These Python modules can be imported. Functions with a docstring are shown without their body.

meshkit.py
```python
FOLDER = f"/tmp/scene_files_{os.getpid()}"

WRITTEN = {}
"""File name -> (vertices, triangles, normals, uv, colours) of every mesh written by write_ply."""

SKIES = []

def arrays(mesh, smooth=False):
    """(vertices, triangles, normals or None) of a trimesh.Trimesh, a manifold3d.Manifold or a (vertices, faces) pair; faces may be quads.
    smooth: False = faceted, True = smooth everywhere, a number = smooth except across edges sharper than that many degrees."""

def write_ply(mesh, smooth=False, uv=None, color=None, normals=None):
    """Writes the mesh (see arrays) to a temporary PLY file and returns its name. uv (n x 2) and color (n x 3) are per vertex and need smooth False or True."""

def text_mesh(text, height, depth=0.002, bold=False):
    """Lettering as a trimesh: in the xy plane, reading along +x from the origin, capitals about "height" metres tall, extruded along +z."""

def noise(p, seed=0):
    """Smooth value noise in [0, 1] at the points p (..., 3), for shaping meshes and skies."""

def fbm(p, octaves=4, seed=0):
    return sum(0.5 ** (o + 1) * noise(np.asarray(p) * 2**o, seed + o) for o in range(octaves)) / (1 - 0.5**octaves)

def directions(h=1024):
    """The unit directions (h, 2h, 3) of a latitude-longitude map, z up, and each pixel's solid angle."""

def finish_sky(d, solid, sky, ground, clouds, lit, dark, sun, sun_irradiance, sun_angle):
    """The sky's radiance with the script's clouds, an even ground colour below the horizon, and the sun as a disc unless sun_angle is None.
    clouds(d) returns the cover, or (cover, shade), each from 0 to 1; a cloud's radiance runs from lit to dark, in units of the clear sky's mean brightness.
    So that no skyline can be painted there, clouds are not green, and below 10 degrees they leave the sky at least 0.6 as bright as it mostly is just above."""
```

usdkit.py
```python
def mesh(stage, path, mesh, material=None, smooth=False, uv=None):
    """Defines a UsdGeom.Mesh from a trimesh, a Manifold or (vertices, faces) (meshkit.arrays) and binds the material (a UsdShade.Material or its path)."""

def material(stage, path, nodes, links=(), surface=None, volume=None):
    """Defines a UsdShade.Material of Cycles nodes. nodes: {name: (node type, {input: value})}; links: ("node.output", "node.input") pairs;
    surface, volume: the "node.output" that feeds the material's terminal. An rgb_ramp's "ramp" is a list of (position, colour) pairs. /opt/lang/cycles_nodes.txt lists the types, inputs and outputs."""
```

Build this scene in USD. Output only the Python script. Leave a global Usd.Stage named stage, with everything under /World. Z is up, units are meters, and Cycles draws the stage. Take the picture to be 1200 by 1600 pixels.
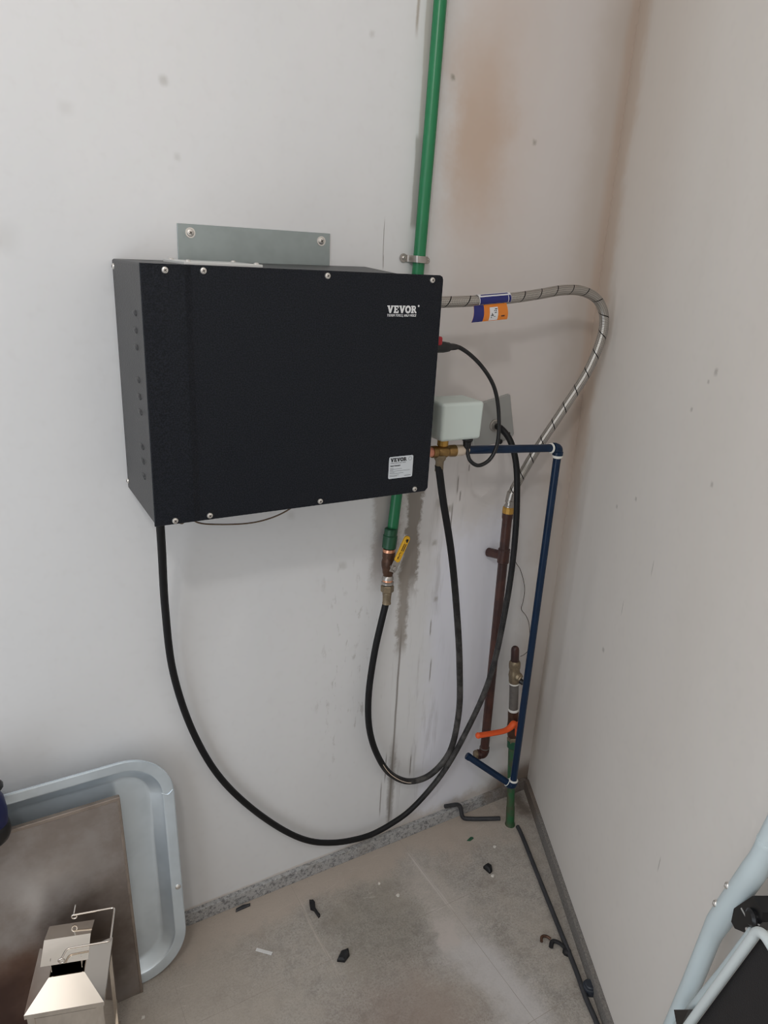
import math
import numpy as np
import trimesh
import shapely.geometry as sg
from shapely import affinity
import manifold3d as m3
import meshkit
import usdkit
from pxr import Usd, UsdGeom, UsdLux, UsdShade, Gf, Sdf

stage = Usd.Stage.CreateInMemory()
UsdGeom.SetStageUpAxis(stage, "Z")
UsdGeom.SetStageMetersPerUnit(stage, 1.0)
UsdGeom.Xform.Define(stage, "/World")
UsdGeom.Scope.Define(stage, "/World/Looks")

# ------------------------------------------------------------------ camera, lights, exposure
FPX, PITCH, ROLL, YAW = 1116.78, 0.3425, 0.0548, 0.5399
CAM = np.array([-1.3758, -1.3302, 1.55])
cy_, sy_ = math.cos(YAW), math.sin(YAW)
fwd = np.array([sy_ * math.cos(PITCH), cy_ * math.cos(PITCH), -math.sin(PITCH)])
rt = np.array([cy_, -sy_, 0.0])
up = np.cross(rt, fwd)
rt2 = rt * math.cos(ROLL) + up * math.sin(ROLL)
up2 = -rt * math.sin(ROLL) + up * math.cos(ROLL)
cam = UsdGeom.Camera.Define(stage, "/World/camera")
cam.AddTransformOp().Set(Gf.Matrix4d(*rt2, 0, *up2, 0, *(-fwd), 0, *CAM, 1))
cam.CreateFocalLengthAttr(26.0)
cam.CreateHorizontalApertureAttr(26.0 * 1200 / FPX)
cam.CreateVerticalApertureAttr(26.0 * 1600 / FPX)
cam.CreateExposureAttr(0.0)

def rect_light(name, pos, rot, w, h, intensity, color):
    l = UsdLux.RectLight.Define(stage, "/World/" + name)
    l.AddTranslateOp().Set(Gf.Vec3d(*pos))
    l.AddRotateXYZOp().Set(Gf.Vec3f(*rot))
    l.CreateWidthAttr(w); l.CreateHeightAttr(h)
    l.CreateIntensityAttr(intensity); l.CreateColorAttr(Gf.Vec3f(*color))
    return l

# unseen overhead lamp lights the back wall; unseen left light brightens the right wall
unseen_lamp = UsdLux.SphereLight.Define(stage, "/World/unseen_ceiling_light")
unseen_lamp.AddTranslateOp().Set(Gf.Vec3d(-1.80, -1.60, 2.55))
unseen_lamp.CreateRadiusAttr(0.08); unseen_lamp.CreateIntensityAttr(93.0); unseen_lamp.CreateColorAttr(Gf.Vec3f(1.0, 0.99, 0.985))
rect_light("unseen_left_light", (-2.42, -1.15, 1.10), (0, -90, 0), 2.0, 1.3, 1.6, (0.86, 0.93, 1.0))  # out of view, placed to light the room from the left
dome = UsdLux.DomeLight.Define(stage, "/World/sky_light")
dome.CreateIntensityAttr(0.15); dome.CreateColorAttr(Gf.Vec3f(0.85, 0.92, 1.0))

# ------------------------------------------------------------------ frames of the room
AL = math.radians(63.04)                                   # the right wall meets the back wall at an acute angle
DR = np.array([-math.cos(AL), -math.sin(AL), 0.0])         # along the right wall, away from the corner
NR = np.array([-math.sin(AL), math.cos(AL), 0.0])          # its normal into the room
def rw(s, z, off=0.0):
    return DR * s + NR * off + np.array([0, 0, z])

# ------------------------------------------------------------------ material graphs
class G:
    def __init__(self, name):
        self.name, self.n, self.l, self.k = name, {}, [], 0
    def add(self, kind, out, **inp):
        self.k += 1
        nm = f"n{self.k}"
        vals = {}
        for k, v in inp.items():
            if isinstance(v, str) and v.startswith("@"):
                self.l.append((v[1:], f"{nm}.{k}"))
            else:
                vals[k] = v
        self.n[nm] = (kind, vals)
        return f"@{nm}.{out}"
    def math(self, op, a, b=0.0, c=0.0, clamp=False):
        return self.add("math", "value", math_type=op, value1=a, value2=b, value3=c, use_clamp=clamp)
    def mix(self, fac, a, b, kind="mix"):
        return self.add("mix_color", "result", blend_type=kind, fac=fac, a=a, b=b)
    def step(self, v, lo, hi):
        return self.add("map_range", "result", range_type="smoothstep", value=v, from_min=lo, from_max=hi, to_min=0.0, to_max=1.0, clamp=True)
    def pos(self):
        return self.add("geometry", "position")
    def objpos(self):
        return self.add("texture_coordinate", "object")
    def noise(self, vec, scale, detail=3.0, rough=0.55, out="fac", dist=0.0):
        return self.add("noise_texture", out, vector=vec, scale=scale, detail=detail, roughness=rough, distortion=dist)
    def scaled(self, vec, sx, sy, sz, loc=(0, 0, 0)):
        return self.add("mapping", "vector", mapping_type="point", vector=vec, location=loc, scale=(sx, sy, sz))
    def bump(self, height, strength, dist):
        return self.add("bump", "normal", height=height, strength=strength, distance=dist)
    def box(self, u, v, u0, u1, v0, v1, su, sv):
        a = self.step(self.math("absolute", self.math("subtract", u, (u0 + u1) / 2)), (u1 - u0) / 2 + su, max((u1 - u0) / 2 - su, 0.0))
        b = self.step(self.math("absolute", self.math("subtract", v, (v0 + v1) / 2)), (v1 - v0) / 2 + sv, max((v1 - v0) / 2 - sv, 0.0))
        return self.math("multiply", a, b)
    def done(self, color, rough=0.5, metallic=0.0, normal=None, **kw):
        inp = dict(base_color=color, roughness=rough, metallic=metallic, **kw)
        if normal:
            inp["normal"] = normal
        s = self.add("principled_bsdf", "BSDF", **inp)
        return usdkit.material(stage, "/World/Looks/" + self.name, self.n, self.l, surface=s[1:])

def plain(name, color, rough=0.5, metallic=0.0, bump=0.0, bscale=300.0, vary=0.0, vscale=20.0, dark=None, **kw):
    g = G(name)
    c = color
    p = None
    if bump or vary:
        p = g.pos()
    if vary:
        f = g.step(g.noise(p, vscale, 4.0, 0.6), 0.35, 0.7)
        d = dark or tuple(x * (1 - vary) for x in color)
        c = g.mix(f, color, d)
    nrm = g.bump(g.noise(p, bscale, 2.0), bump, 0.001) if bump else None
    return g.done(c, rough, metallic, nrm, **kw)

def wall_material(name, right):
    g = G(name)
    p = g.pos()
    sep = g.add("separate_xyz", "x", vector=p)
    node = sep[:-2]
    if right:
        u = g.add("vector_math", "value", math_type="dot_product", vector1=p, vector2=tuple(DR))
    else:
        u = sep
    v = node + ".z"
    wn = g.add("separate_color", "r", color=g.noise(p, 9.0, 5.0, 0.65, "color"))
    wnode = wn[:-2]
    du = g.math("subtract", wn, 0.5); dv = g.math("subtract", wnode + ".g", 0.5)
    uw = lambda a: g.math("multiply_add", du, a, u)
    vw = lambda a: g.math("multiply_add", dv, a, v)
    big = g.step(g.noise(g.scaled(p, 1.3, 1.3, 0.5), 1.6, 3.0), 0.35, 0.7)
    fine = g.noise(p, 45.0, 4.0)
    if right:
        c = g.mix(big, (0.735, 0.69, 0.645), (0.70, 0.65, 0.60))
    else:
        c = g.mix(big, (0.79, 0.785, 0.785), (0.755, 0.755, 0.76))
    c = g.mix(g.math("multiply", g.step(fine, 0.5, 0.75), 0.06), c, (0.5, 0.46, 0.42))
    def stain(mask, amount, col):
        nonlocal c
        c = g.mix(g.math("multiply", mask, amount), c, col)
    wf = g.math("subtract", g.noise(p, 38.0, 5.0, 0.7), 0.5)
    uf = lambda a, b: g.math("multiply_add", wf, b, uw(a))
    u1, v1 = uw(0.10), vw(0.14)
    u2, v2 = uw(0.03), vw(0.10)
    streak = g.step(g.noise(g.scaled(p, 42.0, 42.0, 4.5), 1.0, 4.0, 0.6), 0.5, 0.72)
    if right:
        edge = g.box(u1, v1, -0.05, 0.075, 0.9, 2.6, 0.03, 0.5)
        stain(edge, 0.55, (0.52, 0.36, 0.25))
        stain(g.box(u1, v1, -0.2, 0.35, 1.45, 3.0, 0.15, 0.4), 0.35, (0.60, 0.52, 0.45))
        stain(g.box(uw(0.05), vw(0.05), -0.1, 0.03, 0.03, 0.7, 0.02, 0.2), 0.5, (0.45, 0.37, 0.30))
        for a, b, r in ((0.579, 1.322, .0035), (0.62, 1.38, .003), (0.64, 1.399, .005), (0.7, 1.22, .004), (0.42, 1.10, .004), (0.39, 0.72, .005), (0.33, 1.05, .004)):
            stain(g.box(uw(0.02), vw(0.02), a - r, a + r, b - r, b + r, r * .7, r * .7), 0.5, (0.3, 0.27, 0.24))
        for a, b in ((0.799, 0.505), (0.45, 0.86), (0.55, 1.0)):
            stain(g.box(u, v, a - .0012, a + .0012, b - .014, b + .014, .001, .008), 0.6, (0.3, 0.27, 0.24))
    else:
        # warmer, darker tone towards the corner; a fresh white patch low down
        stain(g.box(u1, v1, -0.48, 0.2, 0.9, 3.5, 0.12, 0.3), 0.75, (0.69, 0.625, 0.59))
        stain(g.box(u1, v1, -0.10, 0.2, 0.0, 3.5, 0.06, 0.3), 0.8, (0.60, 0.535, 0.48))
        stain(g.box(u1, v1, -0.42, -0.20, 0.05, 0.93, 0.04, 0.06), 0.9, (0.86, 0.86, 0.93))
        # rusty orange stain high by the corner
        stain(g.box(u1, v1, -0.47, -0.34, 1.65, 1.93, 0.04, 0.12), 0.75, (0.56, 0.40, 0.29))
        stain(g.box(u1, v1, -0.45, -0.28, 1.55, 2.2, 0.08, 0.2), 0.35, (0.60, 0.46, 0.37))
        stain(g.box(u2, v2, -0.025, 0.02, 1.0, 2.6, 0.015, 0.4), 0.5, (0.58, 0.44, 0.34))
        # grey bare cement along the chase under the heater, with dark scuffs and a rim of partly painted shadow
        cem = g.box(uf(0.05, 0.05), v2, -0.517, -0.474, 0.79, 1.14, 0.007, 0.04)
        stain(cem, 0.9, (0.27, 0.235, 0.20))
        stain(g.box(uf(0.03, 0.04), v2, -0.605, -0.535, 0.82, 1.14, 0.012, 0.05), 0.65, (0.33, 0.28, 0.25))  # dirt plus painted shadow beside the green pipe and valve
        stain(g.box(uf(0.02, 0.04), v2, -0.524, -0.496, 0.62, 0.86, 0.007, 0.05), 0.85, (0.34, 0.30, 0.26))
        stain(g.box(uw(0.004), v, -0.5115, -0.5075, 0.06, 0.66, 0.003, 0.05), 0.85, (0.22, 0.19, 0.17))
        stain(g.box(uf(0.012, 0.02), v2, -0.519, -0.500, 0.08, 0.30, 0.006, 0.06), 0.75, (0.26, 0.235, 0.21))
        region = g.box(u1, v1, -0.52, -0.36, 0.08, 1.14, 0.05, 0.1)
        stain(g.math("multiply", region, streak), 0.30, (0.24, 0.21, 0.19))
        region2 = g.box(u1, v1, -0.72, -0.58, 0.35, 0.85, 0.05, 0.15)
        stain(g.math("multiply", region2, g.step(g.noise(g.scaled(p, 60, 60, 22), 1.0, 4.0, .6), .56, .7)), 0.45, (0.35, 0.32, 0.29))
        # mud and damp by the floor
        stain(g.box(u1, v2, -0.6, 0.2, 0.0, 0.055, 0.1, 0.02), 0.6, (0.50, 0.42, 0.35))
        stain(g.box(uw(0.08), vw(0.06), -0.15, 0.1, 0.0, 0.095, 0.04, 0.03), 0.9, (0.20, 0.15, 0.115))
        stain(g.box(u, vw(0.01), -2.0, -0.4, 0.0, 0.042, 0.1, 0.004), 0.6, (0.58, 0.49, 0.41))
        for a, b, r, k in ((-1.038, 1.799, .006, .35), (-1.19, 1.74, .010, .12), (-0.66, 1.93, .005, .25), (-1.02, 1.69, .005, .2), (-0.475, 1.888, .004, .8), (-0.255, 1.80, .005, .6),
                           (-0.81, 1.02, .008, .15), (-0.41, 0.74, .006, .5), (-0.43, 0.9, .006, .5), (-0.42, 1.0, .012, .5), (-0.395, 0.98, .008, .6), (-0.68, 0.88, .008, .25), (-1.3, 1.55, .02, .12)):
            stain(g.box(uw(0.02), vw(0.03), a - r, a + r, b - r, b + r, r * .8, r * .8), k, (0.30, 0.27, 0.22))
        for a, b, h, w in ((-0.614, 1.58, .035, .0008), (-0.613, 1.54, .012, .0009), (-0.375, 1.04, .02, .002), (-0.385, 0.96, .03, .002), (-0.41, 0.53, .03, .0018), (-0.42, 0.66, .02, .0016), (-0.45, 0.24, .03, .002), (-0.53, 0.26, .04, .0016), (-0.54, 0.16, .05, .0016), (-0.365, 1.01, .012, .002), (-0.345, 1.08, .008, .002)):
            stain(g.box(uw(0.004), v, a - w, a + w, b - h, b + h, w * .6, h * .4), 0.75, (0.24, 0.21, 0.19))
        # unpainted strip of plaster beside the green riser
        stain(g.box(uw(0.010), v, -0.553, -0.531, 1.61, 1.775, 0.0022, 0.008), 0.8, (0.42, 0.40, 0.37))
        stain(g.box(uw(0.008), v, -0.547, -0.530, 1.77, 2.5, 0.0022, 0.01), 0.7, (0.50, 0.45, 0.40))
        stain(g.box(uw(0.01), vw(.02), -0.566, -0.561, 1.95, 2.5, 0.003, 0.02), 0.8, (0.40, 0.34, 0.28))
    h = g.math("multiply_add", g.noise(p, 7.0, 3.0), 1.0, g.math("multiply", fine, 0.15))
    return g.done(c, 0.62, 0.0, g.bump(h, 0.35, 0.006), specular_ior_level=0.35)

def granite(name, base, dark, light, mortar=True, gs=210.0):
    g = G(name)
    p = g.pos()
    sep = g.add("separate_xyz", "x", vector=p); node = sep[:-2]
    x, y, z = sep, node + ".y", node + ".z"
    grain = g.noise(p, gs, 4.0, 0.75)
    blot = g.noise(p, 85.0, 5.0, 0.7)
    c = g.mix(g.math("multiply", g.step(grain, 0.45, 0.66), 0.8), base, dark)
    c = g.mix(g.math("multiply", g.step(blot, 0.50, 0.72), 0.7), c, tuple(a * .35 + b * .65 for a, b in zip(base, dark)))
    c = g.mix(g.step(g.noise(g.scaled(p, 1, 1, 1, (3, 1, 2)), 170.0, 3.0, 0.7), 0.60, 0.70), c, light)
    if not mortar:
        wn = g.noise(p, 16.0, 5.0, 0.65)
        near = g.box(g.math("multiply_add", g.math("subtract", wn, 0.5), 0.25, x), y, -0.15, 0.2, -0.14, 0.2, 0.05, 0.03)
        c = g.mix(g.math("multiply", near, 0.8), c, (0.15, 0.115, 0.09))
        c = g.mix(g.math("multiply", g.step(wn, 0.5, 0.7), 0.35), c, (0.30, 0.26, 0.22))
    if mortar:
        wn = g.add("separate_color", "r", color=g.noise(p, 7.0, 6.0, 0.65, "color")); wnode = wn[:-2]
        du, dv = g.math("subtract", wn, 0.5), g.math("subtract", wnode + ".g", 0.5)
        uw = g.math("multiply_add", du, 0.22, x); vw = g.math("multiply_add", dv, 0.22, y)
        dust = g.step(g.noise(p, 4.0, 8.0, 0.72), 0.38, 0.66)
        c = g.mix(g.math("multiply", g.step(g.noise(p, 34.0, 6.0, 0.74), 0.44, 0.66), 0.6), c, tuple(q * 0.58 for q in base))
        def stain(m, k, col):
            nonlocal c
            c = g.mix(g.math("multiply", m, k), c, col)
        stain(dust, 0.62, (0.47, 0.415, 0.355))
        stain(g.step(g.noise(g.scaled(p, 1, 1, 1, (5, 2, 0)), 11.0, 5.0, 0.65), 0.5, 0.75), 0.4, (0.20, 0.165, 0.13))
        stain(g.box(uw, vw, -1.5, -0.25, -0.085, 0.1, 0.25, 0.035), 0.8, (0.50, 0.42, 0.355))       # mortar left along the skirting
        stain(g.box(uw, vw, -1.25, -0.95, -0.35, -0.06, 0.09, 0.09), 0.55, (0.44, 0.38, 0.32))
        stain(g.box(uw, vw, -0.40, -0.16, -0.15, 0.1, 0.08, 0.04), 0.6, (0.48, 0.40, 0.335))
        stain(g.box(uw, vw, -0.55, -0.44, -0.62, -0.30, 0.05, 0.09), 0.75, (0.62, 0.59, 0.58))     # whitish powder
        stain(g.box(uw, vw, -0.53, -0.44, -0.35, -0.10, 0.03, 0.06), 0.35, (0.60, 0.54, 0.49))
        stain(g.box(uw, vw, -0.84, -0.60, -0.75, -0.36, 0.09, 0.12), 0.65, (0.30, 0.225, 0.185))    # brown stain
        stain(g.box(uw, vw, -0.78, -0.56, -0.32, -0.10, 0.05, 0.06), 0.35, (0.16, 0.14, 0.10))
        stain(g.box(uw, vw, -0.10, -0.04, -0.10, 0.0, 0.03, 0.03), 0.8, (0.13, 0.10, 0.08))
        stain(g.box(g.math("multiply_add", du, 0.02, x), vw, -0.480, -0.472, -0.24, -0.09, 0.003, 0.02), 0.7, (0.62, 0.57, 0.53))
        stain(g.box(g.math("multiply_add", du, 0.02, x), vw, -0.811, -0.805, -0.26, -0.06, 0.003, 0.04), 0.45, (0.58, 0.52, 0.46))
        stain(g.box(x, g.math("multiply_add", dv, 0.03, y), -0.52, -0.49, -0.251, -0.245, 0.01, 0.002), 0.6, (0.62, 0.57, 0.53))
        stain(g.box(uw, vw, -0.54, -0.49, -0.34, -0.28, 0.012, 0.02), 0.6, (0.60, 0.53, 0.49))
        scr = g.step(g.noise(g.scaled(p, 14.0, 42.0, 1.0), 1.0, 5.0, 0.7, dist=1.5), 0.60, 0.70)
        stain(scr, 0.3, (0.60, 0.54, 0.48))
    return g.done(c, 0.55, 0.0, g.bump(grain, 0.15, 0.001), specular_ior_level=0.4)

M = {}
M["wall_back"] = wall_material("wall_paint", False)
M["wall_right"] = wall_material("wall_paint_right", True)
M["wall_plain"] = plain("wall_paint_plain", (0.75, 0.73, 0.70), 0.65, bump=0.3, bscale=60)
M["ceiling"] = plain("ceiling_paint", (0.78, 0.77, 0.75), 0.7)
M["tile"] = granite("granite_tile", (0.45, 0.415, 0.375), (0.23, 0.21, 0.19), (0.58, 0.55, 0.52))
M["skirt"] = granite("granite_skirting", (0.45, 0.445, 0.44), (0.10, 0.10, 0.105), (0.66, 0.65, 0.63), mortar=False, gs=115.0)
M["skirt_dark"] = granite("granite_skirting_dark", (0.22, 0.205, 0.19), (0.11, 0.10, 0.095), (0.30, 0.28, 0.26), mortar=False)  # darker, lower-contrast granite for the right skirting
M["grout"] = plain("grout", (0.47, 0.41, 0.35), 0.9, vary=0.3)
M["black_panel"] = plain("black_powder_coat", (0.0040, 0.0052, 0.0080), 0.42, bump=1.0, bscale=300, vary=0.5, vscale=420, dark=(0.014, 0.0165, 0.023), specular_ior_level=0.22)
M["black_body"] = plain("black_body_coat", (0.014, 0.014, 0.016), 0.42, bump=0.5, bscale=350, vary=0.4, vscale=9, specular_ior_level=0.75)
M["zinc"] = plain("galvanised_bracket", (0.40, 0.455, 0.455), 0.42, 0.75, vary=0.08, vscale=30)
M["access"] = plain("access_plate_metal", (0.74, 0.74, 0.73), 0.35, 0.4)
M["steel"] = plain("screw_steel", (0.78, 0.75, 0.71), 0.36, 0.9)
M["screw_dark"] = plain("screw_recess", (0.10, 0.09, 0.08), 0.5, 0.8)
M["print_white"] = plain("print_white", (0.72, 0.72, 0.72), 0.5)
M["print_black"] = plain("print_black", (0.012, 0.012, 0.015), 0.5)
M["print_grey"] = plain("print_grey", (0.28, 0.29, 0.31), 0.5)
M["sticker"] = plain("sticker_paper", (0.60, 0.63, 0.66), 0.45)
M["white_paper"] = plain("white_paper", (0.75, 0.74, 0.72), 0.6)
M["green_pipe"] = plain("green_pipe_plastic", (0.012, 0.20, 0.075), 0.32, vary=0.12, vscale=8)
M["green_fit_shaded"] = plain("green_fitting_shaded", (0.013, 0.085, 0.040), 0.38)  # darker than the pipe green: the socket's shade is put into the colour
M["green_dusty"] = plain("green_pipe_dusty", (0.020, 0.115, 0.040), 0.5, vary=0.35, vscale=25, dark=(0.075, 0.075, 0.045))
M["blue_pipe"] = plain("blue_pipe_paint", (0.0035, 0.020, 0.056), 0.30, specular_ior_level=0.35, vary=0.2, vscale=20)
M["white_ring"] = plain("white_seal", (0.78, 0.76, 0.70), 0.55)
M["rust_pipe"] = plain("brown_painted_pipe", (0.042, 0.018, 0.016), 0.38, vary=0.5, vscale=18, dark=(0.085, 0.032, 0.022))
M["bronze"] = plain("bronze_body", (0.115, 0.058, 0.036), 0.42, 0.5, vary=0.4, vscale=60)
M["copper"] = plain("copper_ring", (0.86, 0.42, 0.26), 0.3, 0.8)
M["brass"] = plain("brass", (0.36, 0.22, 0.085), 0.33, 0.9, vary=0.3, vscale=50)
M["brass_yellow"] = plain("brass_yellow", (0.58, 0.33, 0.075), 0.35, 0.6)
M["brass_dull"] = plain("brass_dull", (0.30, 0.235, 0.155), 0.42, 0.6, vary=0.3, vscale=60)
M["grey_nipple"] = plain("grey_nipple", (0.155, 0.14, 0.125), 0.6, 0.2, vary=0.2, vscale=60)
M["nickel"] = plain("nickel", (0.46, 0.43, 0.40), 0.33, 0.9)
M["yellow"] = plain("yellow_plastic", (0.78, 0.42, 0.012), 0.4)
M["orange"] = plain("orange_plastic", (0.80, 0.105, 0.018), 0.45)
def dusty_rubber(name, x0):
    g = G(name); p = g.pos(); sep = g.add("separate_xyz", "x", vector=p); node = sep[:-2]
    low = g.math("multiply", g.step(node + ".z", 0.95, 0.45), g.step(sep, x0, x0 + 0.12))
    n = g.step(g.noise(p, 30.0, 4.0, 0.65), 0.38, 0.66)
    c = g.mix(g.math("multiply", low, g.math("multiply_add", n, 0.75, 0.25)), (0.008, 0.008, 0.009), (0.085, 0.080, 0.076))
    return g.done(c, 0.5, specular_ior_level=0.3)
M["rubber"] = dusty_rubber("black_rubber", -0.46)
M["rubber_dusty"] = dusty_rubber("black_rubber_dusty", -0.60)
M["cord"] = plain("black_cord", (0.009, 0.009, 0.010), 0.4)
M["red"] = plain("red_plastic", (0.38, 0.012, 0.022), 0.4)
M["actuator"] = plain("actuator_plastic", (0.63, 0.70, 0.66), 0.42)
M["cream"] = plain("cream_fitting", (0.66, 0.55, 0.44), 0.4)
M["pink_copper"] = plain("copper_nipple", (0.80, 0.33, 0.22), 0.4, 0.3)
M["plate_grey"] = plain("grey_cover_plate", (0.36, 0.36, 0.345), 0.45)
M["dark_strip"] = plain("dark_grey_strip", (0.040, 0.041, 0.046), 0.5, vary=0.3, vscale=15)
M["slate_rubber"] = plain("slate_rubber", (0.030, 0.036, 0.048), 0.45)
M["black_scrap"] = plain("black_scrap", (0.008, 0.008, 0.010), 0.5)
M["brown_wire"] = plain("brown_wire", (0.16, 0.11, 0.075), 0.5)
M["thin_wire"] = plain("thin_wire", (0.13, 0.11, 0.09), 0.45, 0.5)
M["tray"] = plain("galvanised_tray", (0.76, 0.855, 0.93), 0.25, 0.60, vary=0.10, vscale=14, bump=0.6, bscale=9)
M["lantern"] = plain("mirror_steel", (0.82, 0.765, 0.70), 0.09, 1.0)
M["white_tube"] = plain("white_powder_coat", (0.60, 0.68, 0.70), 0.38)
M["rim_white"] = plain("white_rim_plastic", (0.64, 0.69, 0.69), 0.42)
M["black_mat"] = plain("black_step_mat", (0.012, 0.010, 0.011), 0.6, bump=0.6, bscale=500, vary=0.3, vscale=10)
M["black_plastic"] = plain("black_hinge_plastic", (0.008, 0.008, 0.009), 0.3)
M["blue_bag"] = plain("dark_blue_plastic", (0.008, 0.014, 0.085), 0.4)
M["specks"] = plain("plaster_crumb", (0.68, 0.64, 0.58), 0.8)
M["lamp_glow"] = plain("lamp_glow", (0.9, 0.9, 0.9), 0.5)

def board_material():
    g = G("rusted_sheet_metal")
    p = g.pos(); sep = g.add("separate_xyz", "x", vector=p); node = sep[:-2]
    n1 = g.noise(p, 11.0, 6.0, 0.62)
    wn = g.add("separate_color", "r", color=g.noise(p, 8.0, 5.0, 0.6, "color")); wnode = wn[:-2]
    uw = g.math("multiply_add", g.math("subtract", wn, 0.5), 0.18, sep)
    vw = g.math("multiply_add", g.math("subtract", wnode + ".g", 0.5), 0.18, node + ".z")
    c = g.mix(g.step(n1, 0.35, 0.7), (0.265, 0.225, 0.20), (0.34, 0.305, 0.285))
    c = g.mix(g.math("multiply", g.box(uw, vw, -1.34, -1.22, 0.05, 0.30, 0.07, 0.07), 0.8), c, (0.060, 0.036, 0.022))
    c = g.mix(g.math("multiply", g.box(uw, vw, -1.6, -1.36, 0.0, 0.24, 0.05, 0.06), 0.8), c, (0.115, 0.048, 0.022))
    c = g.mix(g.math("multiply", g.box(uw, vw, -1.6, -1.40, -0.1, 0.17, 0.05, 0.05), 0.8), c, (0.045, 0.020, 0.016))
    c = g.mix(g.math("multiply", g.box(uw, vw, -1.42, -1.26, 0.30, 0.40, 0.06, 0.05), 0.5), c, (0.39, 0.36, 0.34))
    r = g.math("multiply_add", n1, 0.3, 0.22)
    return g.done(c, r, 0.35, g.bump(n1, 0.15, 0.004))
M["board"] = board_material()

def braid_material():
    g = G("steel_braid")
    uv = g.add("texture_coordinate", "UV")
    sep = g.add("separate_xyz", "x", vector=uv); node = sep[:-2]
    u, v = sep, node + ".y"                                 # u metres along, v once round
    a = g.math("sine", g.math("multiply_add", u, 1500.0, g.math("multiply", v, 2 * math.pi * 8)))
    b = g.math("sine", g.math("multiply_add", u, 1500.0, g.math("multiply", v, -2 * math.pi * 8)))
    w = g.math("multiply_add", g.math("multiply", a, b), 0.5, 0.5)
    c = g.mix(w, (0.25, 0.235, 0.215), (0.62, 0.585, 0.54))
    t = g.math("fraction", g.math("multiply_add", u, 1 / 0.047, v))
    tr = g.math("less_than", t, 0.055)
    c = g.mix(tr, c, (0.012, 0.011, 0.012))
    return g.done(c, 0.34, 0.8, g.bump(w, 0.5, 0.001))
M["braid"] = braid_material()

# ------------------------------------------------------------------ prims
USED = {}
BASE = {}
def numbered(path):
    k = USED.get(path, -1) + 1
    USED[path] = k
    return path if k == 0 else f"{path}_{k:03d}"

def tag(prim, label=None, cat=None, group=None, kind=None):
    for k, v in (("label", label), ("category", cat), ("group", group), ("kind", kind)):
        if v:
            prim.SetCustomDataByKey(k, v)

def thing(name, label, cat, base=(0, 0, 0), group=None):
    path = numbered("/World/" + name)
    x = UsdGeom.Xform.Define(stage, path)
    x.AddTranslateOp().Set(Gf.Vec3d(*map(float, base)))
    tag(x.GetPrim(), label, cat, group)
    BASE[path] = np.asarray(base, float)
    return path

def shift(mesh, off):
    v, f, _ = meshkit.arrays(mesh)
    return (np.asarray(v) - off, f)

def part(parent, name, mesh, mat, smooth=30, label=None, kind=None, uv=None):
    """parent: a thing's path, or a part's path (its sub-part). mesh is in world coordinates."""
    root = "/".join(parent.split("/")[:3])
    off = BASE.get(root, np.zeros(3))
    path = numbered(parent + "/" + name)
    m = usdkit.mesh(stage, path, trimesh.Trimesh(*shift(mesh, off), process=False), M[mat], smooth=smooth, uv=uv)
    tag(m.GetPrim(), label, None, None, kind)
    return path

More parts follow.
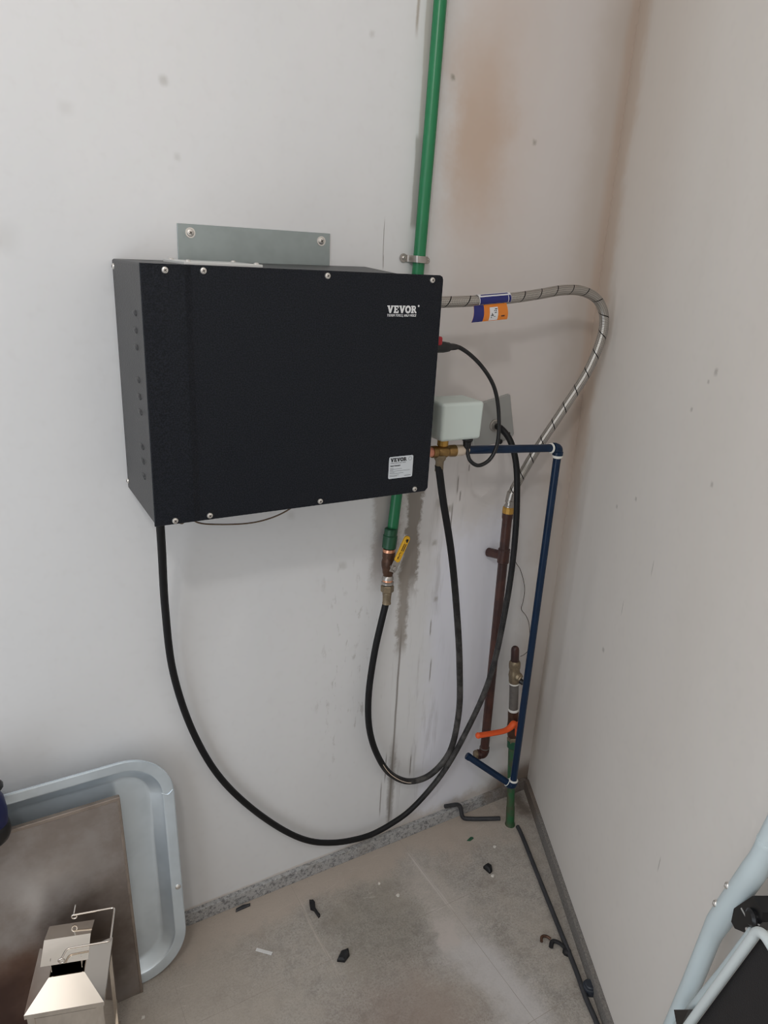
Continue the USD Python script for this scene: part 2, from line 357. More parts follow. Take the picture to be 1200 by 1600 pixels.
def solo(name, mesh, mat, label, cat, smooth=30, group=None, kind=None):
    path = numbered("/World/" + name)
    v, f, _ = meshkit.arrays(mesh)
    base = np.array([(v[:, 0].min() + v[:, 0].max()) / 2, (v[:, 1].min() + v[:, 1].max()) / 2, v[:, 2].min()])
    m = usdkit.mesh(stage, path, trimesh.Trimesh(v - base, f, process=False), M[mat], smooth=smooth)
    UsdGeom.Xformable(m).AddTranslateOp().Set(Gf.Vec3d(*base))
    tag(m.GetPrim(), label, cat, group, kind)
    return path

def struct(name, mesh, mat, smooth=False):
    path = numbered("/World/" + name)
    m = usdkit.mesh(stage, path, mesh, M[mat], smooth=smooth)
    tag(m.GetPrim(), kind="structure")
    return path

# ------------------------------------------------------------------ shapes
def unit(a):
    a = np.asarray(a, float)
    return a / np.linalg.norm(a)

def frame(w, hint=(0, 0, 1)):
    w = unit(w); h = np.asarray(hint, float)
    if abs(w @ unit(h)) > 0.95:
        h = np.array([1.0, 0, 0])
    u = unit(np.cross(h, w))
    return u, np.cross(w, u), w

def spline(pts, n=8):
    """Centripetal Catmull-Rom through the points."""
    p = np.asarray(pts, float)
    p = np.vstack([2 * p[0] - p[1], p, 2 * p[-1] - p[-2]])
    out = []
    for i in range(1, len(p) - 2):
        P = p[i - 1:i + 3]
        t = [0.0]
        for a, b in zip(P[:-1], P[1:]):
            t.append(t[-1] + max(np.linalg.norm(b - a), 1e-6) ** 0.5)
        for k in range(n):
            x = t[1] + (t[2] - t[1]) * k / n
            A = [((t[j + 1] - x) * P[j] + (x - t[j]) * P[j + 1]) / (t[j + 1] - t[j]) for j in range(3)]
            B = [((t[j + 2] - x) * A[j] + (x - t[j]) * A[j + 1]) / (t[j + 2] - t[j]) for j in range(2)]
            out.append(((t[2] - x) * B[0] + (x - t[1]) * B[1]) / (t[2] - t[1]))
    out.append(p[-2])
    return np.array(out)

def bent(pts, r, n=6):
    """A polyline with its corners rounded to radius about r."""
    p = [np.asarray(q, float) for q in pts]
    out = [p[0]]
    for a, b, c in zip(p[:-2], p[1:-1], p[2:]):
        d1, d2 = min(r, np.linalg.norm(a - b) * .49), min(r, np.linalg.norm(c - b) * .49)
        s, e = b + unit(a - b) * d1, b + unit(c - b) * d2
        for k in range(n + 1):
            t = k / n
            out.append((1 - t) ** 2 * s + 2 * t * (1 - t) * b + t * t * e)
    out.append(p[-1])
    return np.array(out)

def tube(path, r, sides=16, uv=False, flat=1.0, closed=False, hint=(0, 0, 1)):
    p = np.asarray(path, float)
    n = len(p)
    r = np.broadcast_to(np.asarray(r, float), (n,))
    if closed:
        t = np.roll(p, -1, 0) - np.roll(p, 1, 0)
    else:
        t = np.gradient(p, axis=0)
    t = t / np.linalg.norm(t, axis=1, keepdims=True)
    u, v, _ = frame(t[0], hint)
    U, V = [u], [v]
    for i in range(1, n):
        a = U[-1] - t[i] * (U[-1] @ t[i]); a = unit(a)
        U.append(a); V.append(np.cross(t[i], a))
    U, V = np.array(U), np.array(V)
    ns = sides + (1 if uv else 0)
    ang = np.arange(ns) * 2 * np.pi / sides
    ring = p[:, None] + r[:, None, None] * (np.cos(ang)[None, :, None] * U[:, None] + flat * np.sin(ang)[None, :, None] * V[:, None])
    verts = ring.reshape(-1, 3)
    F = []
    m = n if closed else n - 1
    for i in range(m):
        j2 = (i + 1) % n
        for j in range(sides):
            k = (j + 1) % ns
            a, b, c, d = i * ns + j, i * ns + k, j2 * ns + k, j2 * ns + j
            F += [[a, b, c], [a, c, d]]
    if uv:
        L = np.concatenate([[0], np.cumsum(np.linalg.norm(np.diff(p, axis=0), axis=1))])
        UV = np.stack([np.repeat(L, ns), np.tile(np.arange(ns) / sides, n)], 1)
        return (verts, np.array(F)), UV
    if not closed:
        c0, c1 = len(verts), len(verts) + 1
        verts = np.vstack([verts, p[:1], p[-1:]])
        for j in range(sides):
            k = (j + 1) % sides
            F += [[c0, k, j], [c1, (n - 1) * ns + j, (n - 1) * ns + k]]
    return trimesh.Trimesh(verts, np.array(F), process=False)

def lathe(p0, axis, prof, sides=24, hint=(0, 0, 1), phase=0.0):
    """prof: (distance along the axis, radius) pairs; closed at both ends. sides=6 gives a hexagon nut."""
    p0 = np.asarray(p0, float); u, v, w = frame(axis, hint)
    ang = np.arange(sides) * 2 * np.pi / sides + phase
    V, F = [], []
    for d, r in prof:
        V += [p0 + w * d + r * (math.cos(a) * u + math.sin(a) * v) for a in ang]
    n = len(prof)
    for i in range(n - 1):
        for j in range(sides):
            k = (j + 1) % sides
            a, b, c, d = i * sides + j, i * sides + k, (i + 1) * sides + k, (i + 1) * sides + j
            F += [[a, b, c], [a, c, d]]
    V += [p0 + w * prof[0][0], p0 + w * prof[-1][0]]
    c0, c1 = len(V) - 2, len(V) - 1
    for j in range(sides):
        k = (j + 1) % sides
        F += [[c0, k, j], [c1, (n - 1) * sides + j, (n - 1) * sides + k]]
    return trimesh.Trimesh(np.array(V), np.array(F), process=False)

def cyl(a, b, r, sides=20, ch=0.0):
    a, b = np.asarray(a, float), np.asarray(b, float)
    L = np.linalg.norm(b - a)
    prof = [(0, r), (L, r)] if not ch else [(0, r - ch), (ch, r), (L - ch, r), (L, r - ch)]
    return lathe(a, b - a, prof, sides)

def slab(poly, origin, eu, ev, depth, bevel=0.0):
    """A polygon (2-D points or shapely) in the plane origin+u*eu+v*ev, thickened by depth along eu x ev, its front edge chamfered."""
    if not isinstance(poly, (sg.Polygon, sg.MultiPolygon)):
        poly = sg.Polygon(poly)
    geoms = poly.geoms if hasattr(poly, "geoms") else [poly]
    out = []
    for g in geoms:
        if bevel and not g.interiors:
            q = np.array(g.exterior.coords)[:-1]
            if not g.exterior.is_ccw:
                q = q[::-1]
            m = m3.Manifold.extrude(m3.CrossSection([q]), max(depth - bevel, 1e-5))
            pts = m.to_mesh().vert_properties[:, :3]
            inner = np.array(sg.Polygon(q).buffer(-bevel, join_style=2).exterior.coords)[:-1]
            top = np.hstack([inner, np.full((len(inner), 1), depth)])
            h = m3.Manifold.hull_points(np.vstack([pts, top]))
            mm = h.to_mesh()
            out.append(trimesh.Trimesh(mm.vert_properties[:, :3], mm.tri_verts, process=False))
        else:
            out.append(trimesh.creation.extrude_polygon(g, depth, engine="earcut"))
    m = trimesh.util.concatenate(out)
    eu, ev = np.asarray(eu, float), np.asarray(ev, float)
    ew = np.cross(eu, ev)
    v = np.array(m.vertices)
    return trimesh.Trimesh(np.asarray(origin, float) + v[:, :1] * eu + v[:, 1:2] * ev + v[:, 2:3] * ew, m.faces, process=False)

def rbox(lo, hi, r=0.003, seg=8):
    """An axis-aligned box with rounded edges."""
    lo, hi = np.asarray(lo, float), np.asarray(hi, float)
    r = min(r, (hi - lo).min() / 2.01)
    s = trimesh.creation.icosphere(2, r)
    pts = [np.array(s.vertices) + [(lo[0] + r, hi[0] - r)[i], (lo[1] + r, hi[1] - r)[j], (lo[2] + r, hi[2] - r)[k]] for i in (0, 1) for j in (0, 1) for k in (0, 1)]
    h = m3.Manifold.hull_points(np.vstack(pts)).to_mesh()
    return trimesh.Trimesh(h.vert_properties[:, :3], h.tri_verts, process=False)

def obox(c, eu, ev, ew, su, sv, sw, r=0.001):
    m = rbox((-su / 2, -sv / 2, -sw / 2), (su / 2, sv / 2, sw / 2), r)
    v = np.array(m.vertices)
    R = np.stack([unit(eu), unit(ev), unit(ew)])
    return trimesh.Trimesh(np.asarray(c, float) + v @ R, m.faces, process=False)

def rrect(w, h, r, x=0.0, y=0.0):
    return sg.box(x + r, y + r, x + w - r, y + h - r).buffer(r, quad_segs=6)

def screw(parent, pos, nrm, r=0.006, mat="steel", h=0.0028):
    s = part(parent, "screw", lathe(np.asarray(pos, float) - 0.001 * unit(nrm), nrm, [(0, r), (0.0014, r), (0.0014 + h * .5, r * .86), (0.001 + h, r * .45)], 16), mat)
    u, v, w = frame(nrm)
    a = 0.6
    e1, e2 = math.cos(a) * u + math.sin(a) * v, -math.sin(a) * u + math.cos(a) * v
    c = np.asarray(pos, float) + unit(nrm) * (h - 0.0004)
    cross = trimesh.util.concatenate([obox(c, e1, e2, w, r * .95, r * .22, 0.0012, 0.0001), obox(c, e2, e1, -w, r * .95, r * .22, 0.0012, 0.0001)])
    part(s, "slot", cross, "screw_dark", smooth=False)
    return s

# ------------------------------------------------------------------ the room
ZC = 3.0
ROOM = [(0, 0), (-2.45, 0), (-2.45, -3.6), (DR[0] * 3.6 / -DR[1], -3.6)]
def wallbox(a, b, z0, z1, t=0.12):
    """A wall slab from a to b (2-D), thickness on the left-hand side of a->b."""
    a, b = np.asarray(a, float), np.asarray(b, float)
    d = unit(b - a); n = np.array([-d[1], d[0]])
    q = np.array([a, b, b + n * t, a + n * t])
    m = m3.Manifold.hull_points(np.vstack([np.c_[q, np.full(4, z0)], np.c_[q, np.full(4, z1)]])).to_mesh()
    return trimesh.Trimesh(m.vert_properties[:, :3], m.tri_verts, process=False)
RE = ROOM[3]
struct("wall_back", wallbox((-2.57, 0), (0.25, 0), -0.05, ZC), "wall_back")
struct("wall_right", wallbox((0, 0), RE, -0.05, ZC), "wall_right")
struct("wall_front", wallbox((RE[0] + .2, -3.6), (-2.57, -3.6), -0.05, ZC), "wall_plain")
lw = trimesh.util.concatenate([wallbox((-2.45, -3.6), (-2.45, -1.82), -0.05, ZC), wallbox((-2.45, -0.48), (-2.45, 0), -0.05, ZC), wallbox((-2.45, -1.82), (-2.45, -0.48), 2.12, ZC)])
struct("unseen_wall_left", lw, "wall_plain")  # unseen wall, set with its opening to suit the light from the left
rp = sg.Polygon(ROOM)
struct("ceiling", slab(rp.buffer(0.1), (0, 0, ZC), (1, 0, 0), (0, 1, 0), 0.1), "ceiling")
fl = struct("floor", slab(rp.buffer(0.1), (0, 0, -0.08), (1, 0, 0), (0, 1, 0), 0.0796), "grout")
T = 0.333
for i in range(-1, 7):
    for j in range(0, 8):
        x1 = -0.142 - T * (i - 0) + (0 if i >= 0 else 0); x0 = x1 - T
        y1 = 0.083 - T * j; y0 = y1 - T
        q = sg.box(x0 + .0005, y0 + .0005, x1 - .0005, y1 - .0005).intersection(rp)
        if q.area > 0.002 and q.geom_type == "Polygon":
            part(fl, "tile", slab(q, (0, 0, -0.0018), (1, 0, 0), (0, 1, 0), 0.0018), "tile", smooth=False)

SK = 0.037
struct("baseboard_back", rbox((-2.44, -0.012, 0.0), (-0.012, 0.004, SK), 0.0015), "skirt", smooth=30)
v = np.array(rbox((0.016, -0.004, 0.0), (3.4, 0.012, SK), 0.0015).vertices)
bb = rbox((0.016, -0.004, 0.0), (3.4, 0.012, SK), 0.0015)
struct("baseboard_right", trimesh.Trimesh(v[:, :1] * DR + v[:, 1:2] * NR + v[:, 2:3] * np.array([0, 0, 1.0]), bb.faces[:, ::-1], process=False), "skirt_dark", smooth=30)

# ------------------------------------------------------------------ steam generator on the wall
XL, XR, YF, YB, Z0, Z1 = -1.139, -0.614, -0.2215, -0.006, 1.1215, 1.5238
EX, EZ = np.array([1.0, 0, 0]), np.array([0, 0, 1.0])
sgn = thing("steam_generator", "black wall-mounted steam generator cabinet with white lettering on its front", "steam generator", ((XL + XR) / 2, YB, Z0))
body = rbox((XL, YF + 0.004, Z0), (-0.655, YB, Z1), 0.004)
bv = np.array(body.vertices)
hi = bv[:, 2] > (Z0 + Z1) / 2
rs = bv[:, 0] > -0.75
bv[rs, 0] -= 0.05 * np.clip((YB - bv[rs, 1]) / (YB - YF), 0, 1)
bv[hi, 2] += 0.006 * (bv[hi, 0] - XL) / 0.5 * (bv[hi, 1] - YF) / (YB - YF)
part(sgn, "housing", trimesh.Trimesh(bv, body.faces, process=False), "black_body")
# front cover, bent back a little along a vertical line near its left edge
XB = -1.077
outer = sg.Polygon([(XL - .001, Z0 - .001), (XR - .006, Z0 - .001), (XR, Z0 + .005), (XR, Z1 - .007), (XR - .002, Z1 - .002), (XR - .007, Z1 + .0003), (XL - .001, Z1 + .0003)])
cov = slab(outer, (0, YF + .004, 0), EX, EZ, 0.004, 0.0012)
vv = np.array(cov.vertices)
part(sgn, "front_cover", trimesh.Trimesh(vv, cov.faces, process=False), "black_panel")
bendm = m3.Manifold.hull_points(np.array([(XL + .001, YF - .0001, z) for z in (Z0 + .002, Z1 - .002)] + [(XB, YF - .0034, z) for z in (Z0 + .002, Z1 - .002)] + [(XB + .012, YF + .0004, z) for z in (Z0 + .002, Z1 - .002)] + [(XL + .001, YF + .001, z) for z in (Z0 + .002, Z1 - .002)])).to_mesh()
part(sgn, "edge_fold", trimesh.Trimesh(bendm.vert_properties[:, :3], bendm.tri_verts, process=False), "black_panel", smooth=20)
for x, z in ((-1.105, 1.5155), (-1.048, 1.5165), (-0.843, 1.516), (-0.638, 1.5155), (-1.108, 1.1275), (-1.05, 1.128), (-0.847, 1.128), (-0.645, 1.128)):
    screw(sgn, (x, YF - (.0017 if x < XB else 0), z), (0, -1, 0), 0.0052)
for y, z in ((-0.02, 1.512), (-0.012, 1.137)):
    screw(sgn, (XL, y, z), (-1, 0, 0), 0.005)
for y, z in ((-.169, 1.450), (-.166, 1.424), (-.165, 1.398), (-.163, 1.347), (-.164, 1.321), (-.164, 1.296), (-.160, 1.238), (-.160, 1.213), (-.159, 1.187)):
    s = trimesh.creation.icosphere(3, 1.0)
    lv = np.array(s.vertices) * [0.0034, 0.022, 0.0050]
    k = lv[:, 1] < 0
    lv[k, 1] *= 0.35
    part(sgn, "louver", trimesh.Trimesh(lv + [XL + .0005, y, z], s.faces, process=False), "black_body", smooth=60)
ap = part(sgn, "access_plate", rbox((-1.066, -0.185, Z1 - .001), (-0.94, -0.055, Z1 + .0042), 0.0012), "access", label="pale metal access plate")
for x, y in ((-1.056, -.068), (-.95, -.068), (-1.058, -.176), (-.948, -.176)):
    part(ap, "screw", lathe((x, y, Z1 + .0038), (0, 0, 1), [(0, .0045), (.0015, .0045), (.003, .002)], 14), "steel")
part(sgn, "cable_gland", lathe((-1.112, -0.13, Z0 + .002), (0, 0, -1), [(0, .014), (.012, .014), (.013, .011), (.022, .010)], 18), "rubber")

# lettering: heavy slab letters
def letters():
    R = lambda a, b, c, d: sg.box(a, c, b, d)
    P = sg.Polygon
    V = P([(.06, 1), (.40, 1), (.575, .42), (.75, 1), (1.04, 1), (.70, 0), (.42, 0)]).union(R(0, .47, .84, 1)).union(R(.67, 1.12, .84, 1))
    E = R(.10, .40, 0, 1).union(R(0, .84, .80, 1)).union(R(0, .88, 0, .20)).union(R(.3, .66, .42, .60)).union(R(.68, .84, .66, 1)).union(R(.70, .88, 0, .36))
    O = affinity.scale(sg.Point(.5, .5).buffer(.5, quad_segs=10), 1.06, 1.06).difference(affinity.scale(sg.Point(.5, .5).buffer(.5, quad_segs=10), .46, .52))
    Rr = R(.10, .40, 0, 1).union(R(0, .5, .82, 1)).union(R(0, .5, 0, .18)).union(sg.Point(.56, .71).buffer(.29, quad_segs=8)).difference(R(.40, .62, .62, .80)).union(P([(.42, .46), (.72, .46), (.96, .18), (1.0, .18), (1.0, 0), (.76, 0)]))
    return [(V, 1.12), (E, .90), (V, 1.08), (O, 1.0), (Rr, 1.02)]
def word(width, height, gap=0.05):
    x, out = 0.0, []
    for s, w in letters():
        out.append(affinity.translate(s, x, 0)); x += w + gap
    x -= gap
    return [affinity.scale(o, width / x, height, origin=(0, 0)) for o in out]
def flat_word(parent, name, width, height, x, y, z, mat, bold=True, shear=0.0):
    s = trimesh.util.concatenate([slab(g, (x, y, z), EX, EZ, 0.0004) for g in word(width, height)])
    return part(parent, name, s, mat, smooth=False)
def flat_text(parent, name, text, width, x, y, z, mat, height=None, shear=0.0, bold=True):
    t = meshkit.text_mesh(text, 0.01, 0.0004, bold)
    tv = np.array(t.vertices)
    w = tv[:, 0].max() - tv[:, 0].min()
    k = width / w; kh = k if height is None else height / 0.01
    tv = np.c_[(tv[:, 0] - tv[:, 0].min()) * k + shear * tv[:, 1] * kh, tv[:, 1] * kh, tv[:, 2]]
    return part(parent, name, trimesh.Trimesh(np.c_[x + tv[:, 0], y - tv[:, 2], z + tv[:, 1]], t.faces, process=False), mat, smooth=False)
flat_word(sgn, "logo_lettering", 0.0605, 0.0128, -0.7275, YF, 1.4585, "print_white")
flat_text(sgn, "slogan_lettering", "TOUGH TOOLS, HALF PRICE", 0.0600, -0.7275, YF, 1.4527, "print_white", height=0.0040, shear=0.15)
flat_text(sgn, "trademark", "®", 0.0035, -0.6650, YF, 1.4685, "print_white")
rl = part(sgn, "rating_label", slab(rrect(0.0535, 0.0430, 0.003), (-0.7065, YF, 1.1545), EX, EZ, 0.0003), "sticker", smooth=False, label="pale rating label with black lettering")
flat_word(rl, "lettering", 0.0355, 0.0072, -0.7035, YF - .0002, 1.1875, "print_black")
flat_text(rl, "lettering", "TOUGH TOOLS, HALF PRICE", 0.034, -0.7035, YF - .0002, 1.1840, "print_grey", height=0.0018)
flat_text(rl, "lettering", "Steam Generator", 0.0225, -0.7035, YF - .0002, 1.1785, "print_black", height=0.0024)
for k, (w, z) in enumerate(((.008, 1.1745), (.026, 1.1725), (.007, 1.1705), (.044, 1.1685), (.010, 1.1660), (.030, 1.1640), (.020, 1.1605), (.016, 1.1585))):
    part(rl, "print_line", slab(sg.box(0, 0, w, .0009), (-0.7035, YF - .0002, z), EX, EZ, 0.0003), "print_grey", smooth=False)
part(rl, "print_line", slab(sg.box(0, 0, .014, .0014), (-0.671, YF - .0002, 1.1578), EX, EZ, 0.0003), "print_grey", smooth=False)
part(rl, "emblem", slab(sg.Point(0, 0).buffer(.0038).difference(sg.Point(0, 0).buffer(.0030)), (-0.6600, YF - .0002, 1.1910), EX, EZ, 0.0003), "print_grey", smooth=False)
# red switch on its right side, just behind the front cover
part(sgn, "switch", rbox((-0.66, -0.205, 1.399), (-0.593, -0.178, 1.4155), 0.004), "red", label="red rocker switch")

# mounting plate
wb = thing("mounting_plate", "galvanised steel mounting plate screwed to the wall above the black cabinet", "bracket", (-0.88, -0.003, 1.50))
part(wb, "plate", slab([(-1.027, 1.505), (-0.7345, 1.505), (-0.7350, 1.5865), (-1.0262, 1.5860)], (0, -0.001, 0), EX, EZ, 0.0025, 0.0006), "zinc")
for x, z in ((-1.0045, 1.572), (-0.7535, 1.572)):
    w = part(wb, "washer", lathe((x, -0.0033, z), (0, -1, 0), [(0, .0088), (.0014, .0088), (.0014, .004)], 20), "steel")
    screw(wb, (x, -0.0048, z), (0, -1, 0), 0.0064)

# ------------------------------------------------------------------ green riser with its clamp and yellow-handled valve
gp = thing("green_riser_pipe", "long green plastic water pipe running up the wall beside the black cabinet", "pipe", (-0.56, -0.018, 0.95))
part(gp, "pipe", tube([(-0.5655, -0.019, 0.945), (-0.557, -0.0175, 1.05), (-0.5375, -0.0165, 1.55), (-0.5315, -0.0165, 1.79), (-0.5275, -0.0165, 2.0), (-0.515, -0.0165, ZC)], 0.0125, 24), "green_pipe", smooth=60)
gs = part(gp, "socket", lathe((-0.5755, -0.026, 0.917), (0.085, 0.04, 1.0), [(0, .0135), (.001, .0165), (.030, .0168), (.0315, .0155), (.032, .0150), (.046, .0150), (.0475, .0130)], 28), "green_fit_shaded", label="green socket painted darker for shade")
cl = thing("pipe_clamp", "grey metal pipe clamp fixing the green riser to the wall", "clamp", (-0.538, -0.01, 1.548))
cpth = bent([(-0.567, -0.0025, 1.550), (-0.5535, -0.0025, 1.5495), (-0.5535, -0.032, 1.549), (-0.5215, -0.032, 1.548), (-0.5215, -0.0025, 1.547), (-0.509, -0.0025, 1.547)], 0.013, 6)
def ribbon(path, width, thick, wdir):
    p = np.asarray(path, float); wdir = unit(wdir)
    t = np.gradient(p, axis=0); t /= np.linalg.norm(t, axis=1, keepdims=True)
    n = np.cross(t, wdir); n /= np.linalg.norm(n, axis=1, keepdims=True)
    V, F = [], []
    width = np.broadcast_to(width, (len(p),))
    for a, b, w in zip(p, n, width):
        V += [a + wdir * w / 2 + b * thick / 2, a - wdir * w / 2 + b * thick / 2, a - wdir * w / 2 - b * thick / 2, a + wdir * w / 2 - b * thick / 2]
    for i in range(len(p) - 1):
        for j in range(4):
            k = (j + 1) % 4
            F += [[4 * i + j, 4 * i + k, 4 * i + 4 + k], [4 * i + j, 4 * i + 4 + k, 4 * i + 4 + j]]
    e = 4 * (len(p) - 1)
    F += [[0, 2, 1], [0, 3, 2], [e, e + 1, e + 2], [e, e + 2, e + 3]]
    m = trimesh.Trimesh(np.array(V), np.array(F), process=False)
    m.fix_normals()
    return m
part(cl, "strap", ribbon(cpth, 0.013, 0.0014, (0, 0, 1)), "nickel", smooth=40)
part(cl, "ear", slab(sg.Point(0, 0).buffer(.0085), (-0.567, -0.0018, 1.550), EX, EZ, 0.0016), "nickel", smooth=40)
part(cl, "ear", slab(sg.Point(0, 0).buffer(.0065), (-0.509, -0.0018, 1.547), EX, EZ, 0.0016), "nickel", smooth=40)
for x, z in ((-0.567, 1.550), (-0.509, 1.547)):
    screw(cl, (x, -0.0034, z), (0, -1, 0), 0.0042)

yv = thing("ball_valve", "brown bronze ball valve with yellow lever handle under the green riser", "valve", (-0.578, -0.03, 0.79))
A0 = np.array([-0.5765, -0.0285, 0.913]); ax = unit(np.array([-0.003, -0.008, -0.138])) 
at_ = lambda d: A0 + ax * d
part(yv, "copper_ring", lathe(at_(-0.003), ax, [(0, .0142), (.007, .0146)], 24), "copper", label="bright copper ring")
part(yv, "valve_body", lathe(at_(0.004), ax, [(0, .0150), (.012, .0152), (.015, .0142), (.020, .0152), (.026, .0165), (.036, .0158), (.044, .0135), (.052, .0130), (.055, .0115), (.062, .0112)], 28), "bronze")
part(yv, "union_ring", lathe(at_(0.063), ax, [(0, .0115), (.004, .0135), (.009, .0142), (.010, .0120)], 24), "nickel", label="grey steel union")
part(yv, "copper_ring", lathe(at_(0.073), ax, [(0, .0118), (.004, .0122)], 24), "copper", label="bright copper ring")
part(yv, "union_ring", lathe(at_(0.077), ax, [(0, .0125), (.002, .0148), (.007, .0146), (.009, .012)], 24), "nickel", label="grey steel union")
part(yv, "hex_nut", lathe(at_(0.087), ax, [(0, .0138), (.002, .0155), (.015, .0155), (.0175, .0138)], 6), "brass_dull", smooth=20)
part(yv, "ferrule", lathe(at_(0.1045), ax, [(0, .0105), (.004, .0112), (.010, .0102), (.024, .0098), (.027, .0105), (.030, .0105)], 24), "brass_dull")
stem0 = at_(0.034)
part(yv, "stem", cyl(stem0, stem0 + np.array([-0.001, -0.028, 0]), 0.005, 16), "nickel")
hub = stem0 + np.array([-0.001, -0.024, 0.0])
part(yv, "stem_nut", lathe(hub + [0, -0.003, 0], (0, -1, 0), [(0, .0065), (.005, .0065), (.006, .004)], 6), "nickel", smooth=20)
hd = unit(np.array([0.036, 0.0, 0.078])); hp = np.cross(hd, [0, -1.0, 0]); hp = unit(hp)
lev = sg.Polygon([(-.010, -.0075), (.012, -.0085), (.018, -.0082), (.018, .0082), (.012, .0085), (-.010, .0075)])
part(yv, "lever_plate", slab(lev, hub + [0, -0.001, 0], hd, hp, 0.0028) if np.cross(hd, hp)[1] < 0 else slab(lev, hub + [0, -0.001, 0], hd, -hp, 0.0028), "nickel", label="zinc lever plate")
yh = part(yv, "handle", slab(rrect(0.066, 0.0150, 0.0070, 0.015, -0.0075), hub + [0, 0.001, 0], hd, hp if np.cross(hd, hp)[1] < 0 else -hp, 0.0055, 0.0012), "yellow", label="yellow plastic lever handle")
def on_lever(poly):
    q = hp if np.cross(hd, hp)[1] < 0 else -hp
    return slab(poly, hub + [0, 0.001 - 0.0054, 0], hd, q, 0.0004)
part(yh, "arrow_mark", on_lever(affinity.rotate(sg.Point(.071, 0).buffer(.0032), 0).union(sg.box(.066, -.0035, .074, -.0005))), "print_black", smooth=False)
for k in (-.0022, .0022):
    part(yh, "print_line", on_lever(sg.box(.044, k - .0009, .062, k + .0009)), "print_black", smooth=False)
ce = sg.Point(0.026, .0032).buffer(.0034).difference(sg.Point(0.026, .0032).buffer(.0022)).intersection(sg.box(.0205, .000, .0262, .008))
arc = lambda c, r, w, s: sg.Point(*c).buffer(r).difference(sg.Point(*c).buffer(r - w)).intersection(sg.box(c[0] - r, c[1] - r, c[0] + r, c[1]) if s < 0 else sg.box(c[0] - r, c[1], c[0] + r, c[1] + r))
part(yh, "lettering", on_lever(arc((.036, .0005), .0040, .0012, 1).union(arc((.027, .0005), .0040, .0012, 1)).union(sg.box(.0264, .0005, .0276, .0045))), "print_black", smooth=False)

# ------------------------------------------------------------------ black hose loop
dr = thing("drain_hose", "black rubber hose hanging in a loop from the brass valve to the ball valve", "hose", (-0.45, -0.035, 0.21))
hend = at_(0.125)
pts = [(-0.5225, -0.122, 1.137), (-0.516, -0.122, 1.110), (-0.502, -0.12, 1.057), (-0.46, -0.11, 0.924), (-0.413, -0.09, 0.758), (-0.37, -0.07, 0.574), (-0.345, -0.055, 0.401), (-0.359, -0.045, 0.274),
       (-0.41, -0.035, 0.217), (-0.469, -0.03, 0.216), (-0.533, -0.03, 0.265), (-0.576, -0.03, 0.339), (-0.604, -0.03, 0.427), (-0.612, -0.03, 0.524), (-0.603, -0.032, 0.648), (-0.589, -0.036, 0.742), tuple(hend)]
part(dr, "hose", tube(spline(pts, 8), 0.0082, 14), "rubber_dusty", smooth=60)
sp = spline(pts, 8)
i0 = [i for i, q in enumerate(sp) if 0.215 < q[2] < 0.31 and q[0] < -0.455 and i > 50]
seg = sp[i0[0]:i0[-1] + 1]
strip = trimesh.util.concatenate([ribbon(seg + np.array([0, -0.0080, 0.0012]), np.linspace(0.002, 0.0035, len(seg)), 0.0009, (0, 0.25, 1))])
part(dr, "pale_strip", strip, "cream", label="pale strip on the hose")  # thin pale strip along the front of the hose

# ------------------------------------------------------------------ motorised valve
mv = thing("motorised_valve", "pale green motorised valve on a brass tee at the right side of the cabinet", "valve", (-0.50, -0.13, 1.14))
act = [rbox((-0.553, -0.165, 1.199), (-0.447, -0.085, 1.279), 0.008)]
av = np.array(act[0].vertices)
tz = (av[:, 2] - 1.199) / 0.08
av[:, 0] = -0.500 + (av[:, 0] + 0.500) * (0.955 + 0.045 * tz) + 0.0
part(mv, "actuator_housing", trimesh.Trimesh(av, act[0].faces, process=False), "actuator", label="pale green plastic actuator box")
vx = np.array([1.0, -0.02, -0.03]); vx = unit(vx)
vc = np.array([-0.5195, -0.127, 1.1685])
part(mv, "collar", lathe(vc + [0, 0, 0.012], (0, 0, 1), [(0, .0105), (.002, .0118), (.014, .0118), (.015, .0135), (.021, .0135)], 24), "brass_yellow", label="yellow brass collar")
part(mv, "valve_body", lathe(vc - vx * 0.026, vx, [(0, .0128), (.010, .0132), (.014, .0112), (.022, .0145), (.034, .0140), (.040, .0112), (.046, .0128), (.058, .0130)], 28), "brass")
part(mv, "outlet_branch", lathe(vc + [-0.004, 0.0, -0.004], (0.004, 0.006, -0.032), [(0, .0135), (.012, .0128), (.018, .0092), (.030, .0088), (.034, .0092), (.042, .0092)], 22), "brass_dull")
part(mv, "nipple", cyl(vc - vx * 0.17, vc - vx * 0.022, 0.0105, 24), "pink_copper", label="copper coloured nipple into the cabinet")
part(mv, "end_fitting", lathe(vc + vx * 0.031, vx, [(0, .0112), (.003, .0126), (.020, .0120), (.024, .0105), (.034, .0102)], 24), "cream", label="cream plastic end fitting")

# ------------------------------------------------------------------ blue pipe run
b0 = vc + vx * 0.060
bE = np.array([-0.197, -0.138, 1.1515]); bL = np.array([-0.1945, -0.1385, 0.1795]); bT = np.array([-0.297, -0.062, 0.2575])
bp = thing("blue_pipe_run", "dark blue water pipe running right from the brass valve and down the corner", "pipe", (-0.195, -0.138, 0.17))
d1 = unit(bE - b0); d2 = unit(bL - bE); d3 = unit(bT - bL)
def elbow(c, da, db, r, L=0.018):
    """A moulded pipe elbow between the directions da, db leaving its corner c."""
    p = bent([c + da * L, c, c + db * L], L * 0.8, 8)
    body = tube(p, r, 18)
    return trimesh.util.concatenate([body, lathe(c + da * (L - .010), da, [(0, r * .98), (.001, r * 1.12), (.009, r * 1.12), (.010, r * .98)], 20), lathe(c + db * (L - .010), db, [(0, r * .98), (.001, r * 1.12), (.009, r * 1.12), (.010, r * .98)], 20)])
